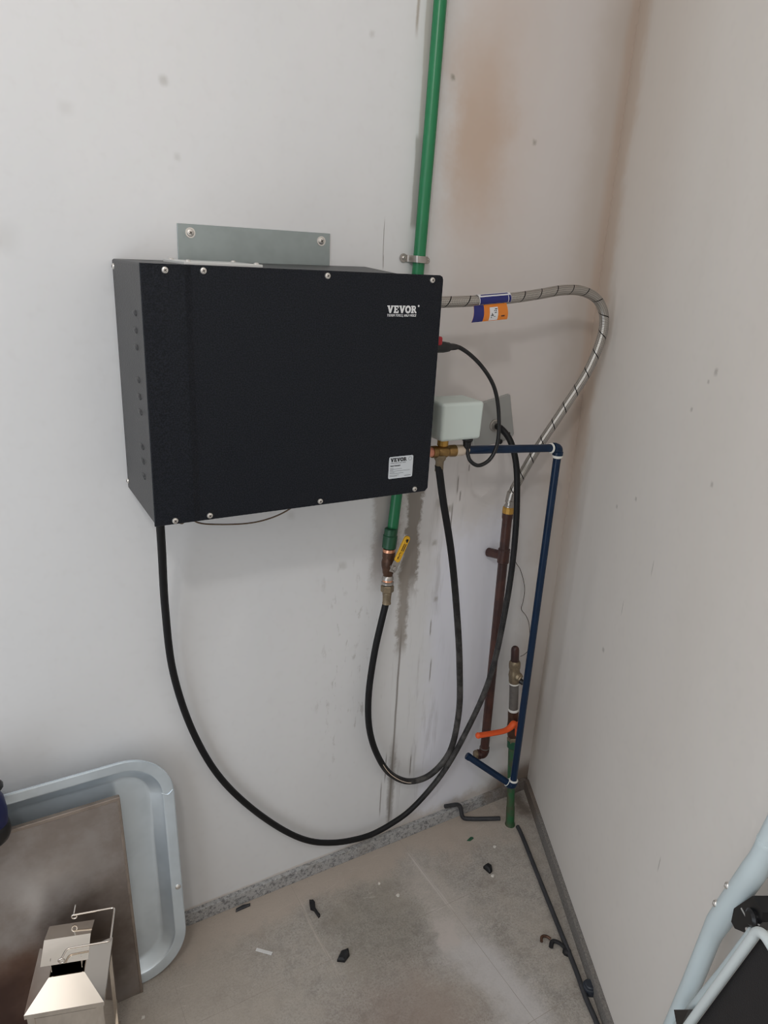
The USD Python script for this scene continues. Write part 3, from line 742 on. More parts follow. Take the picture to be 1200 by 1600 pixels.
part(bp, "horizontal_pipe", cyl(b0, bE - d1 * 0.012, 0.0092, 22), "blue_pipe")
part(bp, "elbow", elbow(bE, -d1, d2, 0.0112), "blue_pipe", smooth=50)
part(bp, "seal", lathe(bE - d1 * 0.0205, -d1, [(0, .0118), (.001, .0124), (.0035, .0118), (.004, .0095)], 22), "white_ring", label="white sealant ring")
part(bp, "seal", lathe(bE + d2 * 0.0175, d2, [(0, .0118), (.002, .0126), (.006, .0112), (.007, .0095)], 22), "white_ring", label="white sealant ring")
part(bp, "vertical_pipe", cyl(bE + d2 * 0.012, bL - d2 * 0.012, 0.0092, 22), "blue_pipe")
part(bp, "elbow", elbow(bL, -d2, d3, 0.0112), "blue_pipe", smooth=50)
part(bp, "seal", lathe(bL - d2 * 0.0175, -d2, [(0, .0120), (.002, .0128), (.0045, .0118), (.005, .0095)], 22), "white_ring", label="white sealant ring")
part(bp, "seal", lathe(bL + d3 * 0.0185, d3, [(0, .0115), (.0015, .0115)], 22), "white_ring", label="white sealant ring")
part(bp, "short_pipe", cyl(bL + d3 * 0.012, bT, 0.0092, 22), "blue_pipe")
part(bp, "end_cap", lathe(bT - d3 * .002, d3, [(0, .0100), (.010, .0104), (.012, .0080)], 22), "blue_pipe")

# ------------------------------------------------------------------ brown steel pipe and its fittings
br = thing("brown_steel_pipe", "dark brown steel pipe standing against the wall below the braided hose", "pipe", (-0.245, -0.05, 0.235))
q0, q1 = np.array([-0.2505, -0.05, 0.958]), np.array([-0.2350, -0.05, 0.243])
part(br, "pipe", cyl(q1, q0, 0.0122, 24), "rust_pipe")
bd = unit(q1 - q0)
part(br, "coupling", lathe(q0 + bd * 0.006, -bd, [(0, .0128), (.004, .0138), (.016, .0138), (.018, .0125)], 24), "rust_pipe")
tee = q0 + bd * 0.106
part(br, "tee", trimesh.util.concatenate([lathe(tee - bd * 0.020, bd, [(0, .0128), (.002, .0150), (.038, .0150), (.040, .0128)], 24), cyl(tee, tee + np.array([-0.014, 0.047, -0.006]), 0.0118, 20, .002)]), "rust_pipe", label="reddish brown tee with side stub")
part(br, "elbow", trimesh.util.concatenate([elbow(q1 + bd * .006, -bd, unit(np.array([-0.75, 0.30, 0.05])), 0.0125, 0.020)]), "rust_pipe", smooth=50)
part(br, "ring", lathe(q1 - bd * 0.016, -bd, [(0, .0130), (.0025, .0142), (.0035, .0130)], 24), "grey_nipple")
part(br, "plug", lathe(q1 + bd * .006 + unit(np.array([-0.75, 0.30, 0.05])) * 0.016, (-0.75, 0.30, 0.05), [(0, .0125), (.010, .0120), (.014, .0090)], 20), "brass_dull", label="dull brass plug in the elbow")

# ------------------------------------------------------------------ braided hose with paper tag
bh = thing("braided_hose", "steel braided flexible hose arching from the cabinet to the brown pipe", "hose", (-0.25, -0.10, 0.97))
hp_ = [(-0.66, -0.13, 1.470), (-0.60, -0.13, 1.471), (-0.552, -0.13, 1.4725), (-0.475, -0.13, 1.476), (-0.377, -0.13, 1.4835), (-0.30, -0.127, 1.493), (-0.235, -0.124, 1.502), (-0.175, -0.121, 1.5015), (-0.125, -0.120, 1.4855), (-0.097, -0.120, 1.455), (-0.088, -0.118, 1.412),
       (-0.104, -0.108, 1.329), (-0.151, -0.09, 1.23), (-0.198, -0.07, 1.134), (-0.230, -0.058, 1.062), (-0.2455, -0.05, 1.015), (-0.2500, -0.05, 0.995)]
(hm, huv) = tube(spline(hp_, 10), 0.0108, 20, uv=True)
part(bh, "braid", trimesh.Trimesh(hm[0], hm[1], process=False), "braid", smooth=True, uv=huv)
part(bh, "ferrule", lathe((-0.2450, -0.051, 1.022), (-0.0045, 0.001, -0.040), [(0, .0114), (.002, .0124), (.020, .0124), (.022, .0110), (.034, .0108), (.036, .0125), (.040, .0125)], 24), "nickel")
part(bh, "nut", lathe((-0.2497, -0.050, 0.984), (-0.001, 0, -0.03), [(0, .0130), (.002, .0146), (.016, .0146), (.018, .0130)], 12), "brass_yellow", smooth=25)
part(bh, "nut", lathe((-0.656, -0.13, 1.470), (1, 0, 0), [(0, .0130), (.002, .0146), (.016, .0146), (.018, .0130)], 6), "nickel", smooth=25)
tg = thing("hose_tag", "blue and orange paper tag wrapped round the steel braided hose", "tag", (-0.43, -0.13, 1.44))
ta, tb = np.array([-0.468, -0.13, 1.4764]), np.array([-0.388, -0.13, 1.4832])
td = unit(tb - ta)
def sector(a0, a1, r, s0, s1, th=0.0006, n=16):
    """A curved strip of paper round the hose axis: angle measured from up towards the room."""
    side = unit(np.cross(td, [0, 0, 1.0])); upv = np.cross(side, td)
    if side[1] > 0:
        side = -side
    V, F = [], []
    for k in range(n + 1):
        a = a0 + (a1 - a0) * k / n
        d = math.cos(a) * upv + math.sin(a) * side
        for rr in (r, r + th):
            for s in (s0, s1):
                V.append(ta + td * s + d * rr)
    for k in range(n):
        o = 4 * k
        for a, b in ((0, 1), (1, 3), (3, 2), (2, 0)):
            F += [[o + a, o + b, o + 4 + b], [o + a, o + 4 + b, o + 4 + a]]
    F += [[0, 1, 3], [0, 3, 2], [4 * n, 4 * n + 3, 4 * n + 1], [4 * n, 4 * n + 2, 4 * n + 3]]
    m = trimesh.Trimesh(np.array(V), np.array(F), process=False); m.fix_normals()
    return m
LT = np.linalg.norm(tb - ta)
M["tag_blue"] = plain("tag_blue_print", (0.012, 0.016, 0.145), 0.4)
M["tag_orange"] = plain("tag_orange_print", (0.72, 0.21, 0.022), 0.4)
M["tag_white"] = plain("tag_white_print", (0.70, 0.69, 0.70), 0.45)
slv = part(tg, "sleeve", sector(-2.2, 2.2, 0.0115, 0, LT, n=28), "tag_white", smooth=60, label="white and blue printed sleeve")
part(slv, "stripe", sector(0.95, 2.15, 0.0122, .0015, LT - .001, .0003), "tag_blue", smooth=60)
part(slv, "stripe", sector(0.38, 0.62, 0.0122, .006, LT - .006, .0003), "tag_blue", smooth=60)
part(slv, "stripe", sector(1.0, 2.1, 0.0126, LT - .0085, LT - .007, .0002), "tag_white", smooth=60)
# hanging flap, curled towards the front
def flapx(s0, s1, v0, v1, lift, th=0.0005, n=10):
    V, F = [], []
    for k in range(n + 1):
        v = v0 + (v1 - v0) * k / n
        yy = -0.1385 - 0.010 * math.sin(v / 0.036 * 2.2) - lift
        zz = -v * 0.93
        for s in (s0, s1):
            base = ta + td * s
            for t in (0, th):
                V.append((base[0] - 0.22 * v * (1 - s / LT), yy - t, base[2] - 0.008 + zz + 0.0))
    for k in range(n):
        o = 4 * k
        for a, b in ((0, 1), (1, 3), (3, 2), (2, 0)):
            F += [[o + a, o + b, o + 4 + b], [o + a, o + 4 + b, o + 4 + a]]
    F += [[0, 1, 3], [0, 3, 2], [4 * n, 4 * n + 3, 4 * n + 1], [4 * n, 4 * n + 2, 4 * n + 3]]
    m = trimesh.Trimesh(np.array(V), np.array(F), process=False); m.fix_normals()
    return m
fp = part(tg, "flap", flapx(-0.012, LT - .010, 0, 0.034, 0.0), "tag_orange", smooth=60, label="orange and blue hanging flap")
part(fp, "blue_end", flapx(-0.012, 0.012, 0.0, 0.034, 0.0006, .0002), "tag_blue", smooth=60)
part(fp, "white_panel", flapx(0.026, 0.046, 0.006, 0.033, 0.0006, .0002), "tag_white", smooth=60)
for s, a, w, h in ((.0385, .009, .006, .0015), (.0405, .012, .0015, .003), (.036, .0125, .003, .0012), (.0375, .0165, .005, .0014), (.031, .018, .0015, .004), (.0285, .022, .005, .0014), (.0335, .0205, .0014, .0035), (.029, .026, .003, .0014), (.036, .0245, .004, .001)):
    part(fp, "print_mark", flapx(s, s + w, a, a + h, 0.0009, .0002, 3), "print_black", smooth=60)
part(fp, "print_mark", flapx(.054, .062, .024, .027, 0.0006, .0002, 3), "rust_pipe", smooth=60)

# ------------------------------------------------------------------ cords and cables
pc = thing("signal_cable", "thin black cord looping from the red switch to the pale actuator box", "cable", (-0.45, -0.14, 1.13))
cpts = [(-0.60, -0.165, 1.3925), (-0.545, -0.150, 1.3905), (-0.528, -0.145, 1.3910), (-0.508, -0.15, 1.385), (-0.459, -0.152, 1.352), (-0.42, -0.155, 1.305), (-0.399, -0.155, 1.242), (-0.396, -0.155, 1.178), (-0.413, -0.155, 1.147), (-0.440, -0.152, 1.1365), (-0.458, -0.146, 1.148), (-0.4615, -0.138, 1.168), (-0.4615, -0.135, 1.19)]
part(pc, "cord", tube(spline(cpts, 8), 0.0042, 12), "cord", smooth=60)
part(pc, "plug", lathe((-0.652, -0.180, 1.394), (1, 0.13, -0.028), [(0, .011), (.085, .0108), (.100, .0090), (.104, .0065), (.118, .0058), (.124, .0045)], 18), "cord")
part(pc, "connector", lathe((-0.4615, -0.135, 1.2005), (0, 0, -1), [(0, .0125), (.010, .0120), (.013, .0095), (.026, .0080), (.030, .0050)], 18), "cord")

cb = thing("power_cable", "thick black cable sweeping from the cabinet's left underside to the grey wall plate", "cable", (-0.65, -0.025, 0.08))
kpts = [(-1.112, -0.13, 1.115), (-1.111, -0.127, 1.082), (-1.107, -0.11, 1.031), (-1.096, -0.06, 0.889), (-1.081, -0.032, 0.724), (-1.045, -0.022, 0.564), (-0.992, -0.02, 0.426), (-0.918, -0.02, 0.305), (-0.819, -0.022, 0.185), (-0.755, -0.023, 0.130), (-0.692, -0.024, 0.0985), (-0.63, -0.026, 0.083), (-0.578, -0.028, 0.080), (-0.52, -0.030, 0.092), (-0.462, -0.033, 0.118), (-0.378, -0.05, 0.221),
        (-0.322, -0.07, 0.362), (-0.282, -0.09, 0.523), (-0.265, -0.1, 0.731), (-0.261, -0.1, 0.888), (-0.262, -0.09, 1.018), (-0.267, -0.075, 1.110), (-0.276, -0.055, 1.158), (-0.2840, -0.030, 1.179), (-0.2855, -0.012, 1.182)]
part(cb, "cable", tube(spline(kpts, 8), 0.0075, 14), "rubber", smooth=60)

jp = thing("wall_cover_plate", "grey blank electrical cover plate behind the pale actuator box", "cover plate", (-0.28, 0, 1.13))
pl = sg.Polygon([(-0.352, 1.2345), (-0.2505, 1.2560), (-0.2450, 1.2530), (-0.2195, 1.1560), (-0.2260, 1.1440), (-0.334, 1.1270), (-0.343, 1.1300)]).buffer(-.004).buffer(.004)
part(jp, "plate", slab(pl, (0, 0.001, 0), EX, EZ, 0.006, 0.002), "plate_grey")
part(jp, "gland", lathe((-0.2855, -0.004, 1.182), (0, -1, 0), [(0, .0145), (.004, .0145), (.005, .0115), (.012, .0105)], 20), "nickel", label="metal cable gland")
for x, z in ((-0.3365, 1.2225), (-0.2365, 1.158)):
    part(jp, "screw", lathe((x, -0.0045, z), (0, -1, 0), [(0, .0038), (.0012, .0036), (.0016, .002)], 12), "screw_dark")
part(jp, "screw_cap", lathe((-0.263, -0.0045, 1.1400), (0, -1, 0), [(0, .006), (.004, .006), (.005, .004)], 14), "cord", label="black screw cap")

w1 = solo("brown_wire", tube(spline([(-1.078, -0.10, 1.118), (-1.079, -0.10, 1.085), (-1.062, -0.09, 1.070), (-1.055, -0.085, 1.085), (-1.03, -0.07, 1.060), (-0.985, -0.055, 1.044), (-0.906, -0.05, 1.036), (-0.85, -0.055, 1.050), (-0.80, -0.065, 1.085), (-0.76, -0.08, 1.118)], 8), 0.0016, 8), "brown_wire", "thin brown wire drooping under the black cabinet", "wire", 60)
w2 = solo("tie_wire", tube(spline([(-0.235, -0.036, 0.860), (-0.205, -0.034, 0.842), (-0.175, -0.02, 0.806), (-0.146, -0.008, 0.776), (-0.121, -0.007, 0.716), (-0.121, -0.007, 0.675), (-0.125, -0.008, 0.655), (-0.108, -0.012, 0.632), (-0.098, -0.016, 0.610), (-0.092, -0.022, 0.565), (-0.096, -0.030, 0.535), (-0.125, -0.045, 0.532), (-0.150, -0.056, 0.537)], 8), 0.0009, 6), "thin_wire", "thin bent tie wire between the brown pipe and the corner valve", "wire", 60)

# ------------------------------------------------------------------ corner stop valve on its green pipe
gv = thing("corner_stop_valve", "brass check valve and orange-handled stop valve on a dusty green pipe in the corner", "valve", (-0.153, -0.107, 0.0))
g0 = np.array([-0.1530, -0.107, -0.002]); g1 = np.array([-0.1620, -0.0455, 0.545])
gd = unit(g1 - g0); gt = lambda z: g0 + gd * (z / gd[2])
part(gv, "green_pipe", cyl(gt(0), gt(0.275), 0.0112, 24), "green_dusty", label="dusty green plastic pipe")
part(gv, "pipe_sleeve", lathe(gt(0.0), gd, [(0, .0150), (.006, .0145), (.010, .0125), (.060, .0122), (.066, .0114)], 24), "green_dusty")
part(gv, "socket", lathe(gt(0.256), gd, [(0, .0130), (.003, .0150), (.022, .0150), (.024, .0140)], 24), "green_fit_shaded")
part(gv, "hex_collar", lathe(gt(0.274), gd, [(0, .0145), (.002, .0155), (.014, .0155), (.016, .0140)], 6), "brass_dull", smooth=20)
part(gv, "valve_body", lathe(gt(0.292), gd, [(0, .0140), (.008, .0150), (.020, .0165), (.034, .0165), (.046, .0150), (.060, .0148), (.072, .0152), (.078, .0150)], 28), "bronze", label="brown bronze stop valve")
part(gv, "thread_tape", lathe(gt(0.370), gd, [(0, .0132), (.002, .0146), (.006, .0146), (.008, .0130)], 24), "white_ring", label="white thread tape")
part(gv, "nipple", cyl(gt(0.376), gt(0.455), 0.0128, 24), "grey_nipple", label="grey pipe nipple")
part(gv, "thread_tape", lathe(gt(0.453), gd, [(0, .0128), (.001, .0140), (.004, .0140), (.005, .0130)], 24), "white_ring", label="white thread tape")
part(gv, "check_valve", lathe(gt(0.458), gd, [(0, .0135), (.004, .0150), (.014, .0152), (.024, .0165), (.032, .0155), (.040, .0140), (.046, .0158), (.058, .0162), (.063, .0150), (.066, .0125)], 28), "brass_dull", label="dull brass check valve")
cvb = gt(0.484)
part(gv, "valve_cap", lathe(cvb, (0.35, -0.85, -0.35), [(0, .0135), (.016, .0135), (.018, .0115), (.022, .0110)], 22), "brass_dull")
part(gv, "plug", lathe(cvb + np.array([0.009, -0.008, -0.016]), (0.5, -0.75, -0.3), [(0, .0075), (.016, .0075), (.017, .006)], 14), "cord", label="black plug")
part(gv, "top_stub", lathe(gt(0.522), gd, [(0, .0112), (.034, .0112), (.040, .0100), (.044, .0070), (.046, .003)], 22), "rust_pipe", smooth=50, label="brown capped stub")
hh = gt(0.333) + np.array([0.0, -0.015, 0])
part(gv, "handle_stem", cyl(gt(0.333), hh + [0, -0.016, 0], 0.0055, 14), "nickel")
hpts = [(-0.171, -0.106, 0.318), (-0.176, -0.107, 0.345), (-0.192, -0.108, 0.366), (-0.204, -0.110, 0.359), (-0.221, -0.110, 0.354), (-0.266, -0.110, 0.3595), (-0.316, -0.110, 0.3685)]
hpts = [np.array(q) for q in hpts]
hs = spline(hpts, 6)
orh = trimesh.util.concatenate([tube(hs, np.interp(np.arange(len(hs)), [0, 8, 16, 24, 36], [.008, .0095, .0095, .0082, .0086]), 14, flat=0.75), lathe(hh + [0.0, -0.004, 0.006], (0, -1, 0), [(0, .013), (.014, .013), (.016, .010)], 18), lathe(hpts[-1], hpts[-1] - hpts[-2], [(0, .0086), (.004, .0070), (.0065, .003)], 14)])
part(gv, "handle", orh, "orange", label="orange lever handle")
hb = obox(hh + np.array([0.004, -0.010, 0.026]), (0, 0, 1), (1, 0, 0), (0, 1, 0), 0.03, 0.012, 0.006, .002)
part(gv, "handle_tab", hb, "orange")

# ------------------------------------------------------------------ cable strip and rubber stop on the floor
st1 = bent([(-0.330, -0.0185, 0.066), (-0.287, -0.0185, 0.056), (-0.274, -0.019, 0.046), (-0.270, -0.030, 0.0065), (-0.233, -0.051, 0.0065), (-0.1695, -0.0800, 0.0065)], 0.012, 5)
solo("conduit_strip", tube(st1, 0.0062, 10), "dark_strip", "dark grey bent cable stepping down the granite skirting near the green pipe", "cable", 60)
st2 = [(-0.143, -0.128, 0.006), (-0.150, -0.150, 0.006), (-0.203, -0.278, 0.006), (-0.264, -0.424, 0.006), (-0.316, -0.548, 0.006), (-0.3405, -0.600, 0.006), (-0.363, -0.659, 0.006), (-0.43, -0.80, 0.006), (-0.55, -1.05, 0.006)]
solo("floor_cable", tube(spline(st2, 5), 0.0058, 10), "dark_strip", "dark grey cable lying on the floor along the right wall", "cable", 60)
ds = thing("rubber_stop", "dark slate rubber stop on the floor against the right wall skirting", "door stop", (-0.335, -0.597, 0))
kc = np.array([-0.3165, -0.590, 0.0])
part(ds, "base", lathe(kc, (0, 0, 1), [(0, .0175), (.010, .0175), (.014, .0160), (.016, .012)], 28), "slate_rubber")
part(ds, "cap", lathe(kc + [0, 0, .015], (0, 0, 1), [(0, .0125), (.003, .0125), (.005, .010)], 24), "slate_rubber")
tp = kc + np.array([0.010, 0.012, 0.012])
part(ds, "bracket", obox(kc + np.array([0.017, 0.004, 0.016]), DR, NR, (0, 0, 1), 0.022, 0.016, 0.030, 0.004), "slate_rubber")

# ------------------------------------------------------------------ scraps on the floor
def chip(cx, cy, pts, th, mat, name, label, cat, seed):
    rng = np.random.default_rng(seed)
    p = sg.Polygon(pts)
    m = slab(p, (cx, cy, 0), (1, 0, 0), (0, 1, 0), th, th * .35) if p.convex_hull.area < p.area * 1.02 else slab(p, (cx, cy, 0), (1, 0, 0), (0, 1, 0), th)
    m = trimesh.Trimesh(m.vertices, m.faces); m = m.subdivide().subdivide()
    v = np.array(m.vertices)
    v[:, 2] = np.maximum(v[:, 2] + (meshkit.fbm(v * 90 + seed, 3, seed) - 0.5) * th * 1.1 * (v[:, 2] > th * .4), 0.0003)
    return solo(name, trimesh.Trimesh(v, m.faces, process=False), mat, label, cat, 40)
chip(-0.784, -0.102, [(-.002, .019), (.006, .014), (.008, .006), (.002, -.009), (.004, -.033), (-.001, -.035), (-.003, -.012), (-.009, -.004), (-.006, .008)], .008, "black_scrap", "plastic_scrap", "black plastic scrap with a tail near the back skirting", "scrap", 1)
chip(-0.776, -0.256, [(-.020, -.006), (-.005, -.016), (.012, -.007), (.017, .009), (-.001, .011), (-.010, .002)], .010, "black_scrap", "plastic_scrap", "black leaf-shaped scrap in the middle of the tiled floor", "scrap", 2)
chip(-0.313, -0.210, [(-.010, .010), (.006, .013), (.014, .004), (.004, -.012), (-.006, -.014), (-.008, -.002)], .012, "black_scrap", "plastic_scrap", "black lump of scrap on the floor below the green pipe", "scrap", 3)
solo("plastic_curl", tube(spline([(-0.334, -0.447, .004), (-0.325, -0.438, .006), (-0.315, -0.442, .006), (-0.309, -0.452, .004)], 6), 0.0034, 8), "bronze", "small brown curled scrap beside the black strip near the floor cable", "scrap", 60)
solo("plastic_curl", trimesh.util.concatenate([tube(spline([(-0.325, -0.470, .005), (-0.312, -0.461, .008), (-0.300, -0.472, .008), (-0.296, -0.488, .006)], 6), 0.0052, 8, flat=.8), lathe((-0.297, -0.496, 0.0005), (0, 0, 1), [(0, .011), (.007, .010), (.010, .006)], 9)]), "black_scrap", "black curled rubber strip touching the floor cable", "scrap", 40)
u_, = (unit(np.array([0.029, -0.028, 0])),)
solo("paper_strip", obox((-0.9365, -0.160, 0.0012), u_, np.cross([0, 0, 1.0], u_), (0, 0, 1), 0.040, 0.008, 0.0018, .0005), "white_paper", "small white paper strip on the floor left of the black scraps", "paper", False)
chip(-0.293, -0.102, [(-.012, .001), (.004, .007), (.012, .004), (.010, -.001), (-.004, -.004)], .003, "green_fit_shaded", "plastic_shaving", "green plastic shaving on the floor by the back skirting", "scrap", 4)
chip(-0.940, -0.0235, [(-.020, -.004), (.018, -.003), (.020, .003), (.002, .0065), (-.016, .004)], .005, "dark_strip", "granite_chip", "dark granite chip lying at the foot of the skirting", "stone chip", 5)
chip(-1.219, -0.186, [(-.004, -.003), (.003, -.004), (.005, .002), (-.001, .004)], .004, "specks", "plaster_crumb", "white plaster crumb on the floor beside the metal lantern", "crumb", 6)
for k, (x, y, r, lab) in enumerate(((-0.575, -0.170, .005, "pale plaster crumb on the floor right of the tailed black scrap"), (-0.316, -0.233, .005, "pale plaster crumb just in front of the black lump"), (-0.248, -0.155, .005, "pale plaster crumb on the floor between lump and floor cable"), (-0.60, -0.115, .004, "tiny plaster crumb nearest the back skirting"))):
    a = np.linspace(0, 2 * np.pi, 8)[:-1]
    chip(x, y, [(r * math.cos(t) * (1 + .2 * math.sin(3 * t + k)), r * math.sin(t)) for t in a], .003, "specks", "plaster_crumb", lab, "crumb", 10 + k)

# ------------------------------------------------------------------ galvanised tray, rusted sheet, lantern and blue bag at lower left
def leaning(y0, y1, h):
    ev = unit(np.array([0, y1 - y0, h]))
    return np.array([0, y0, 0.0]), ev, np.cross(EX, ev)          # origin, up along the sheet, normal towards the room
o, ev, en = leaning(-0.080, -0.022, 0.55)
TX1, TX0, TH, TR = -1.099, -1.62, 0.557, 0.105
tr = thing("metal_tray", "large rounded galvanised metal tray leaning on the wall behind the rusty sheet", "tray", (-1.35, -0.06, 0))
def ring_at(inset, depth, n=14):
    r = max(TR - inset, 0.01)
    q = rrect(TX1 - TX0 - 2 * inset, TH - 2 * inset, r, TX0 + inset, inset)
    q = sg.box(TX0 + inset + r, inset + r, TX1 - inset - r, TH - inset - r).buffer(r, quad_segs=n)
    c = np.array(q.exterior.coords)[:-1]
    # start from a fixed corner direction
    a = np.arctan2(c[:, 1] - TH / 2, c[:, 0] - (TX0 + TX1) / 2)
    c = np.roll(c, -int(np.argmin(a)), 0)
    return o + c[:, :1] * EX + c[:, 1:2] * ev + en * depth
def loft(rings, cap=True):
    n = len(rings[0]); V = np.vstack(rings); F = []
    for i in range(len(rings) - 1):
        for j in range(n):
            k = (j + 1) % n
            a, b, c, d = i * n + j, i * n + k, (i + 1) * n + k, (i + 1) * n + j
            F += [[a, b, c], [a, c, d]]
    if cap:
        V = np.vstack([V, rings[0].mean(0), rings[-1].mean(0)])
        c0, c1 = len(V) - 2, len(V) - 1
        for j in range(n):
            k = (j + 1) % n
            if cap is True:
                F += [[c0, k, j]]
            F += [[c1, (len(rings) - 1) * n + j, (len(rings) - 1) * n + k]]
    m = trimesh.Trimesh(V, np.array(F), process=False); m.fix_normals()
    if cap == "last":
        m.remove_unreferenced_vertices()
    return m
D0 = 0.028
prof = [(0.012, D0 - .004), (0.002, D0 - .004), (0.0, D0), (0.0005, D0 + .003), (0.003, D0 + .004), (0.020, D0 + .003), (0.024, D0 + .001), (0.029, D0 - .004), (0.045, D0 - .015), (0.050, D0 - .0175), (0.056, D0 - .0185), (0.086, D0 - .019)]
part(tr, "rim", loft([ring_at(a, b) for a, b in prof[:7]] + [ring_at(0.024, D0 - .002)], cap=False), "tray", smooth=24)
part(tr, "pan", loft([ring_at(a, b) for a, b in prof[6:]], "last"), "tray", smooth=40)
part(tr, "rivet", lathe(o + EX * (TX1 - 0.010) + ev * 0.215 + en * (D0 + .003), en, [(0, .006), (.002, .006), (.004, .003)], 14), "steel")
for vpos in (0.455,):
    a = o + EX * (TX1 - 0.026) + ev * (vpos) + en * (D0 - .001)
    part(tr, "seam", tube(spline([a, a + EX * .012 + en * .005 - ev * .004, a + EX * .023 + en * .004 + ev * .004], 5), 0.0016, 8), "tray", smooth=60)

o2, ev2, en2 = leaning(-0.126, -0.073, 0.49)
sh = thing("rusty_metal_sheet", "brown rust-stained metal sheet leaning in front of the galvanised tray", "metal sheet", (-1.42, -0.10, 0))
part(sh, "sheet", slab([(-1.70, 0.001), (-1.207, 0.001), (-1.212, 0.494), (-1.70, 0.494)], o2, EX, ev2, 0.003), "board", smooth=False)
M["board_edge"] = plain("sheet_folded_edge", (0.30, 0.245, 0.205), 0.45, 0.3, vary=0.3, vscale=20)
part(sh, "top_fold", slab([(-1.70, 0.488), (-1.2135, 0.488), (-1.2125, 0.496), (-1.70, 0.496)], o2 - en2 * 0.006, EX, ev2, 0.0105, 0.001), "board_edge")
part(sh, "side_fold", slab([(-1.2115, 0.001), (-1.2055, 0.001), (-1.2105, 0.495), (-1.2165, 0.495)], o2 - en2 * 0.006, EX, ev2, 0.0102, 0.001), "board_edge")

# lantern of polished sheet steel
LC = np.array([-1.344, -0.225, 0.0]); la = math.radians(-16.8)
lu = np.array([math.cos(la), math.sin(la), 0]); lv = np.array([-math.sin(la), math.cos(la), 0])
ln = thing("steel_lantern", "polished steel lantern with a hipped roof, raised cap and wire handle", "lantern", LC)
def quad_ring(h, z, hv=None):
    hv = h if hv is None else hv
    return np.array([LC + lu * a * h + lv * b * hv + [0, 0, z] for a, b in ((-1, -1), (1, -1), (1, 1), (-1, 1))])
Hh = 0.064
ZR = 0.250
part(ln, "base", loft([quad_ring(Hh + .002, 0.0), quad_ring(Hh + .002, 0.012)]), "lantern", smooth=False)
for a, b in ((-1, -1), (1, -1), (1, 1), (-1, 1)):
    c = LC + lu * a * (Hh - .006) + lv * b * (Hh - .006)
    part(ln, "corner_post", obox(c + [0, 0, 0.128], lu, lv, (0, 0, 1), 0.012, 0.012, 0.236, .0008), "lantern", smooth=False)
for d, e in ((lu, lv), (lv, -lu), (-lu, -lv), (-lv, lu)):
    part(ln, "side_panel", obox(LC + d * (Hh - .004) + [0, 0, 0.122], e, np.array([0, 0, 1.0]), np.cross(e, [0, 0, 1.0]), 0.105, 0.218, 0.0012, .0003), "lantern", smooth=False)
    part(ln, "top_rail", obox(LC + d * (Hh - .004) + [0, 0, 0.238], e, np.array([0, 0, 1.0]), np.cross(e, [0, 0, 1.0]), 0.112, 0.018, 0.0012, .0003), "lantern", smooth=False)
rfm = loft([quad_ring(Hh + .003, ZR - .010), quad_ring(Hh + .003, ZR), quad_ring(0.0305, ZR + .032, 0.026), quad_ring(0.0290, ZR + .032, 0.0245), quad_ring(Hh, ZR - .002), quad_ring(Hh, ZR - .010)], cap=False)
part(ln, "roof", rfm, "lantern", smooth=False)
for s in (-1, 1):
    part(ln, "chimney_bar", obox(LC + lu * s * .026 + [0, 0, ZR + .045], lu, lv, (0, 0, 1), 0.0014, 0.040, 0.040, .0003), "lantern", smooth=False)
capc = LC + np.array([0.003, 0.015, 0])
def capsheet(b0, z0, b1, z1):
    q = [capc + lu * a * 0.0405 + lv * b + [0, 0, z] for a, b, z in ((-1, b0, z0), (1, b0, z0), (1, b1, z1), (-1, b1, z1))]
    n = unit(np.cross(q[1] - q[0], q[3] - q[0])) * 0.0010
    m = m3.Manifold.hull_points(np.vstack([q, [p - n for p in q]])).to_mesh()
    return trimesh.Trimesh(m.vert_properties[:, :3], m.tri_verts, process=False)
part(ln, "cap", trimesh.util.concatenate([capsheet(-0.041, 0.311, 0.001, 0.326), capsheet(0.001, 0.326, 0.043, 0.312)]), "lantern", smooth=False)
pF, pN = capc + lu * 0.004 + lv * 0.047 + [0, 0, 0.327], capc - lu * 0.003 - lv * 0.045 + [0, 0, 0.327]
hand = bent([pF + [0, 0, 0.0], pF + lu * 0.074 + [0, 0, .004], pN + lu * 0.082 + [0, 0, .004] + lv * 0.018, pN + lu * 0.007 + lv * .016 + [0, 0, .004], pN + [0, 0, 0]], 0.006, 4)
part(ln, "handle", tube(hand, 0.0019, 10), "lantern", smooth=60, label="bent wire handle")
for q in (pF, pN):
    part(ln, "eyelet", tube([q + 0.0048 * (math.cos(t) * lu + math.sin(t) * np.array([0, 0, 1.0])) + [0, 0, -.004] for t in np.linspace(0, 2 * np.pi, 17)[:-1]], 0.0016, 8, closed=True), "lantern", smooth=60)
part(ln, "pin", cyl(pF + [0, 0.002, 0], pF + lv * 0.004 + [0.004, 0.002, 0.018], 0.0014, 8), "nickel")

# small dark blue cloth bag resting on the sheet's top edge, at the left border of the picture
bc = np.array([-1.5055, -0.110, 0.0])
bg = thing("cloth_bag", "small dark blue cloth bag with black band resting on the rusty sheet's top edge", "bag", bc + [0, 0, .497])
def soft(prof, seed, amp=0.004):
    m = lathe((0, 0, 0), (0, 0, 1), prof, 44)
    v = np.array(m.vertices)
    k = 1 + amp * 12 * (meshkit.fbm(v * 28 + seed, 3, seed) - 0.5)
    return trimesh.Trimesh(v * np.c_[k, k * 0.48, np.ones(len(v))] + bc, m.faces, process=False)
part(bg, "body", soft([(.497, .050), (.499, .070), (.506, .086), (.515, .093), (.545, .098), (.575, .0985), (.600, .097), (.615, .090), (.625, .074), (.628, .040)], 3), "blue_bag", smooth=60)
part(bg, "band", soft([(.513, .088), (.516, .0965), (.526, .1005), (.540, .1015), (.549, .0990), (.551, .092)], 3), "black_plastic", smooth=60, label="black band")
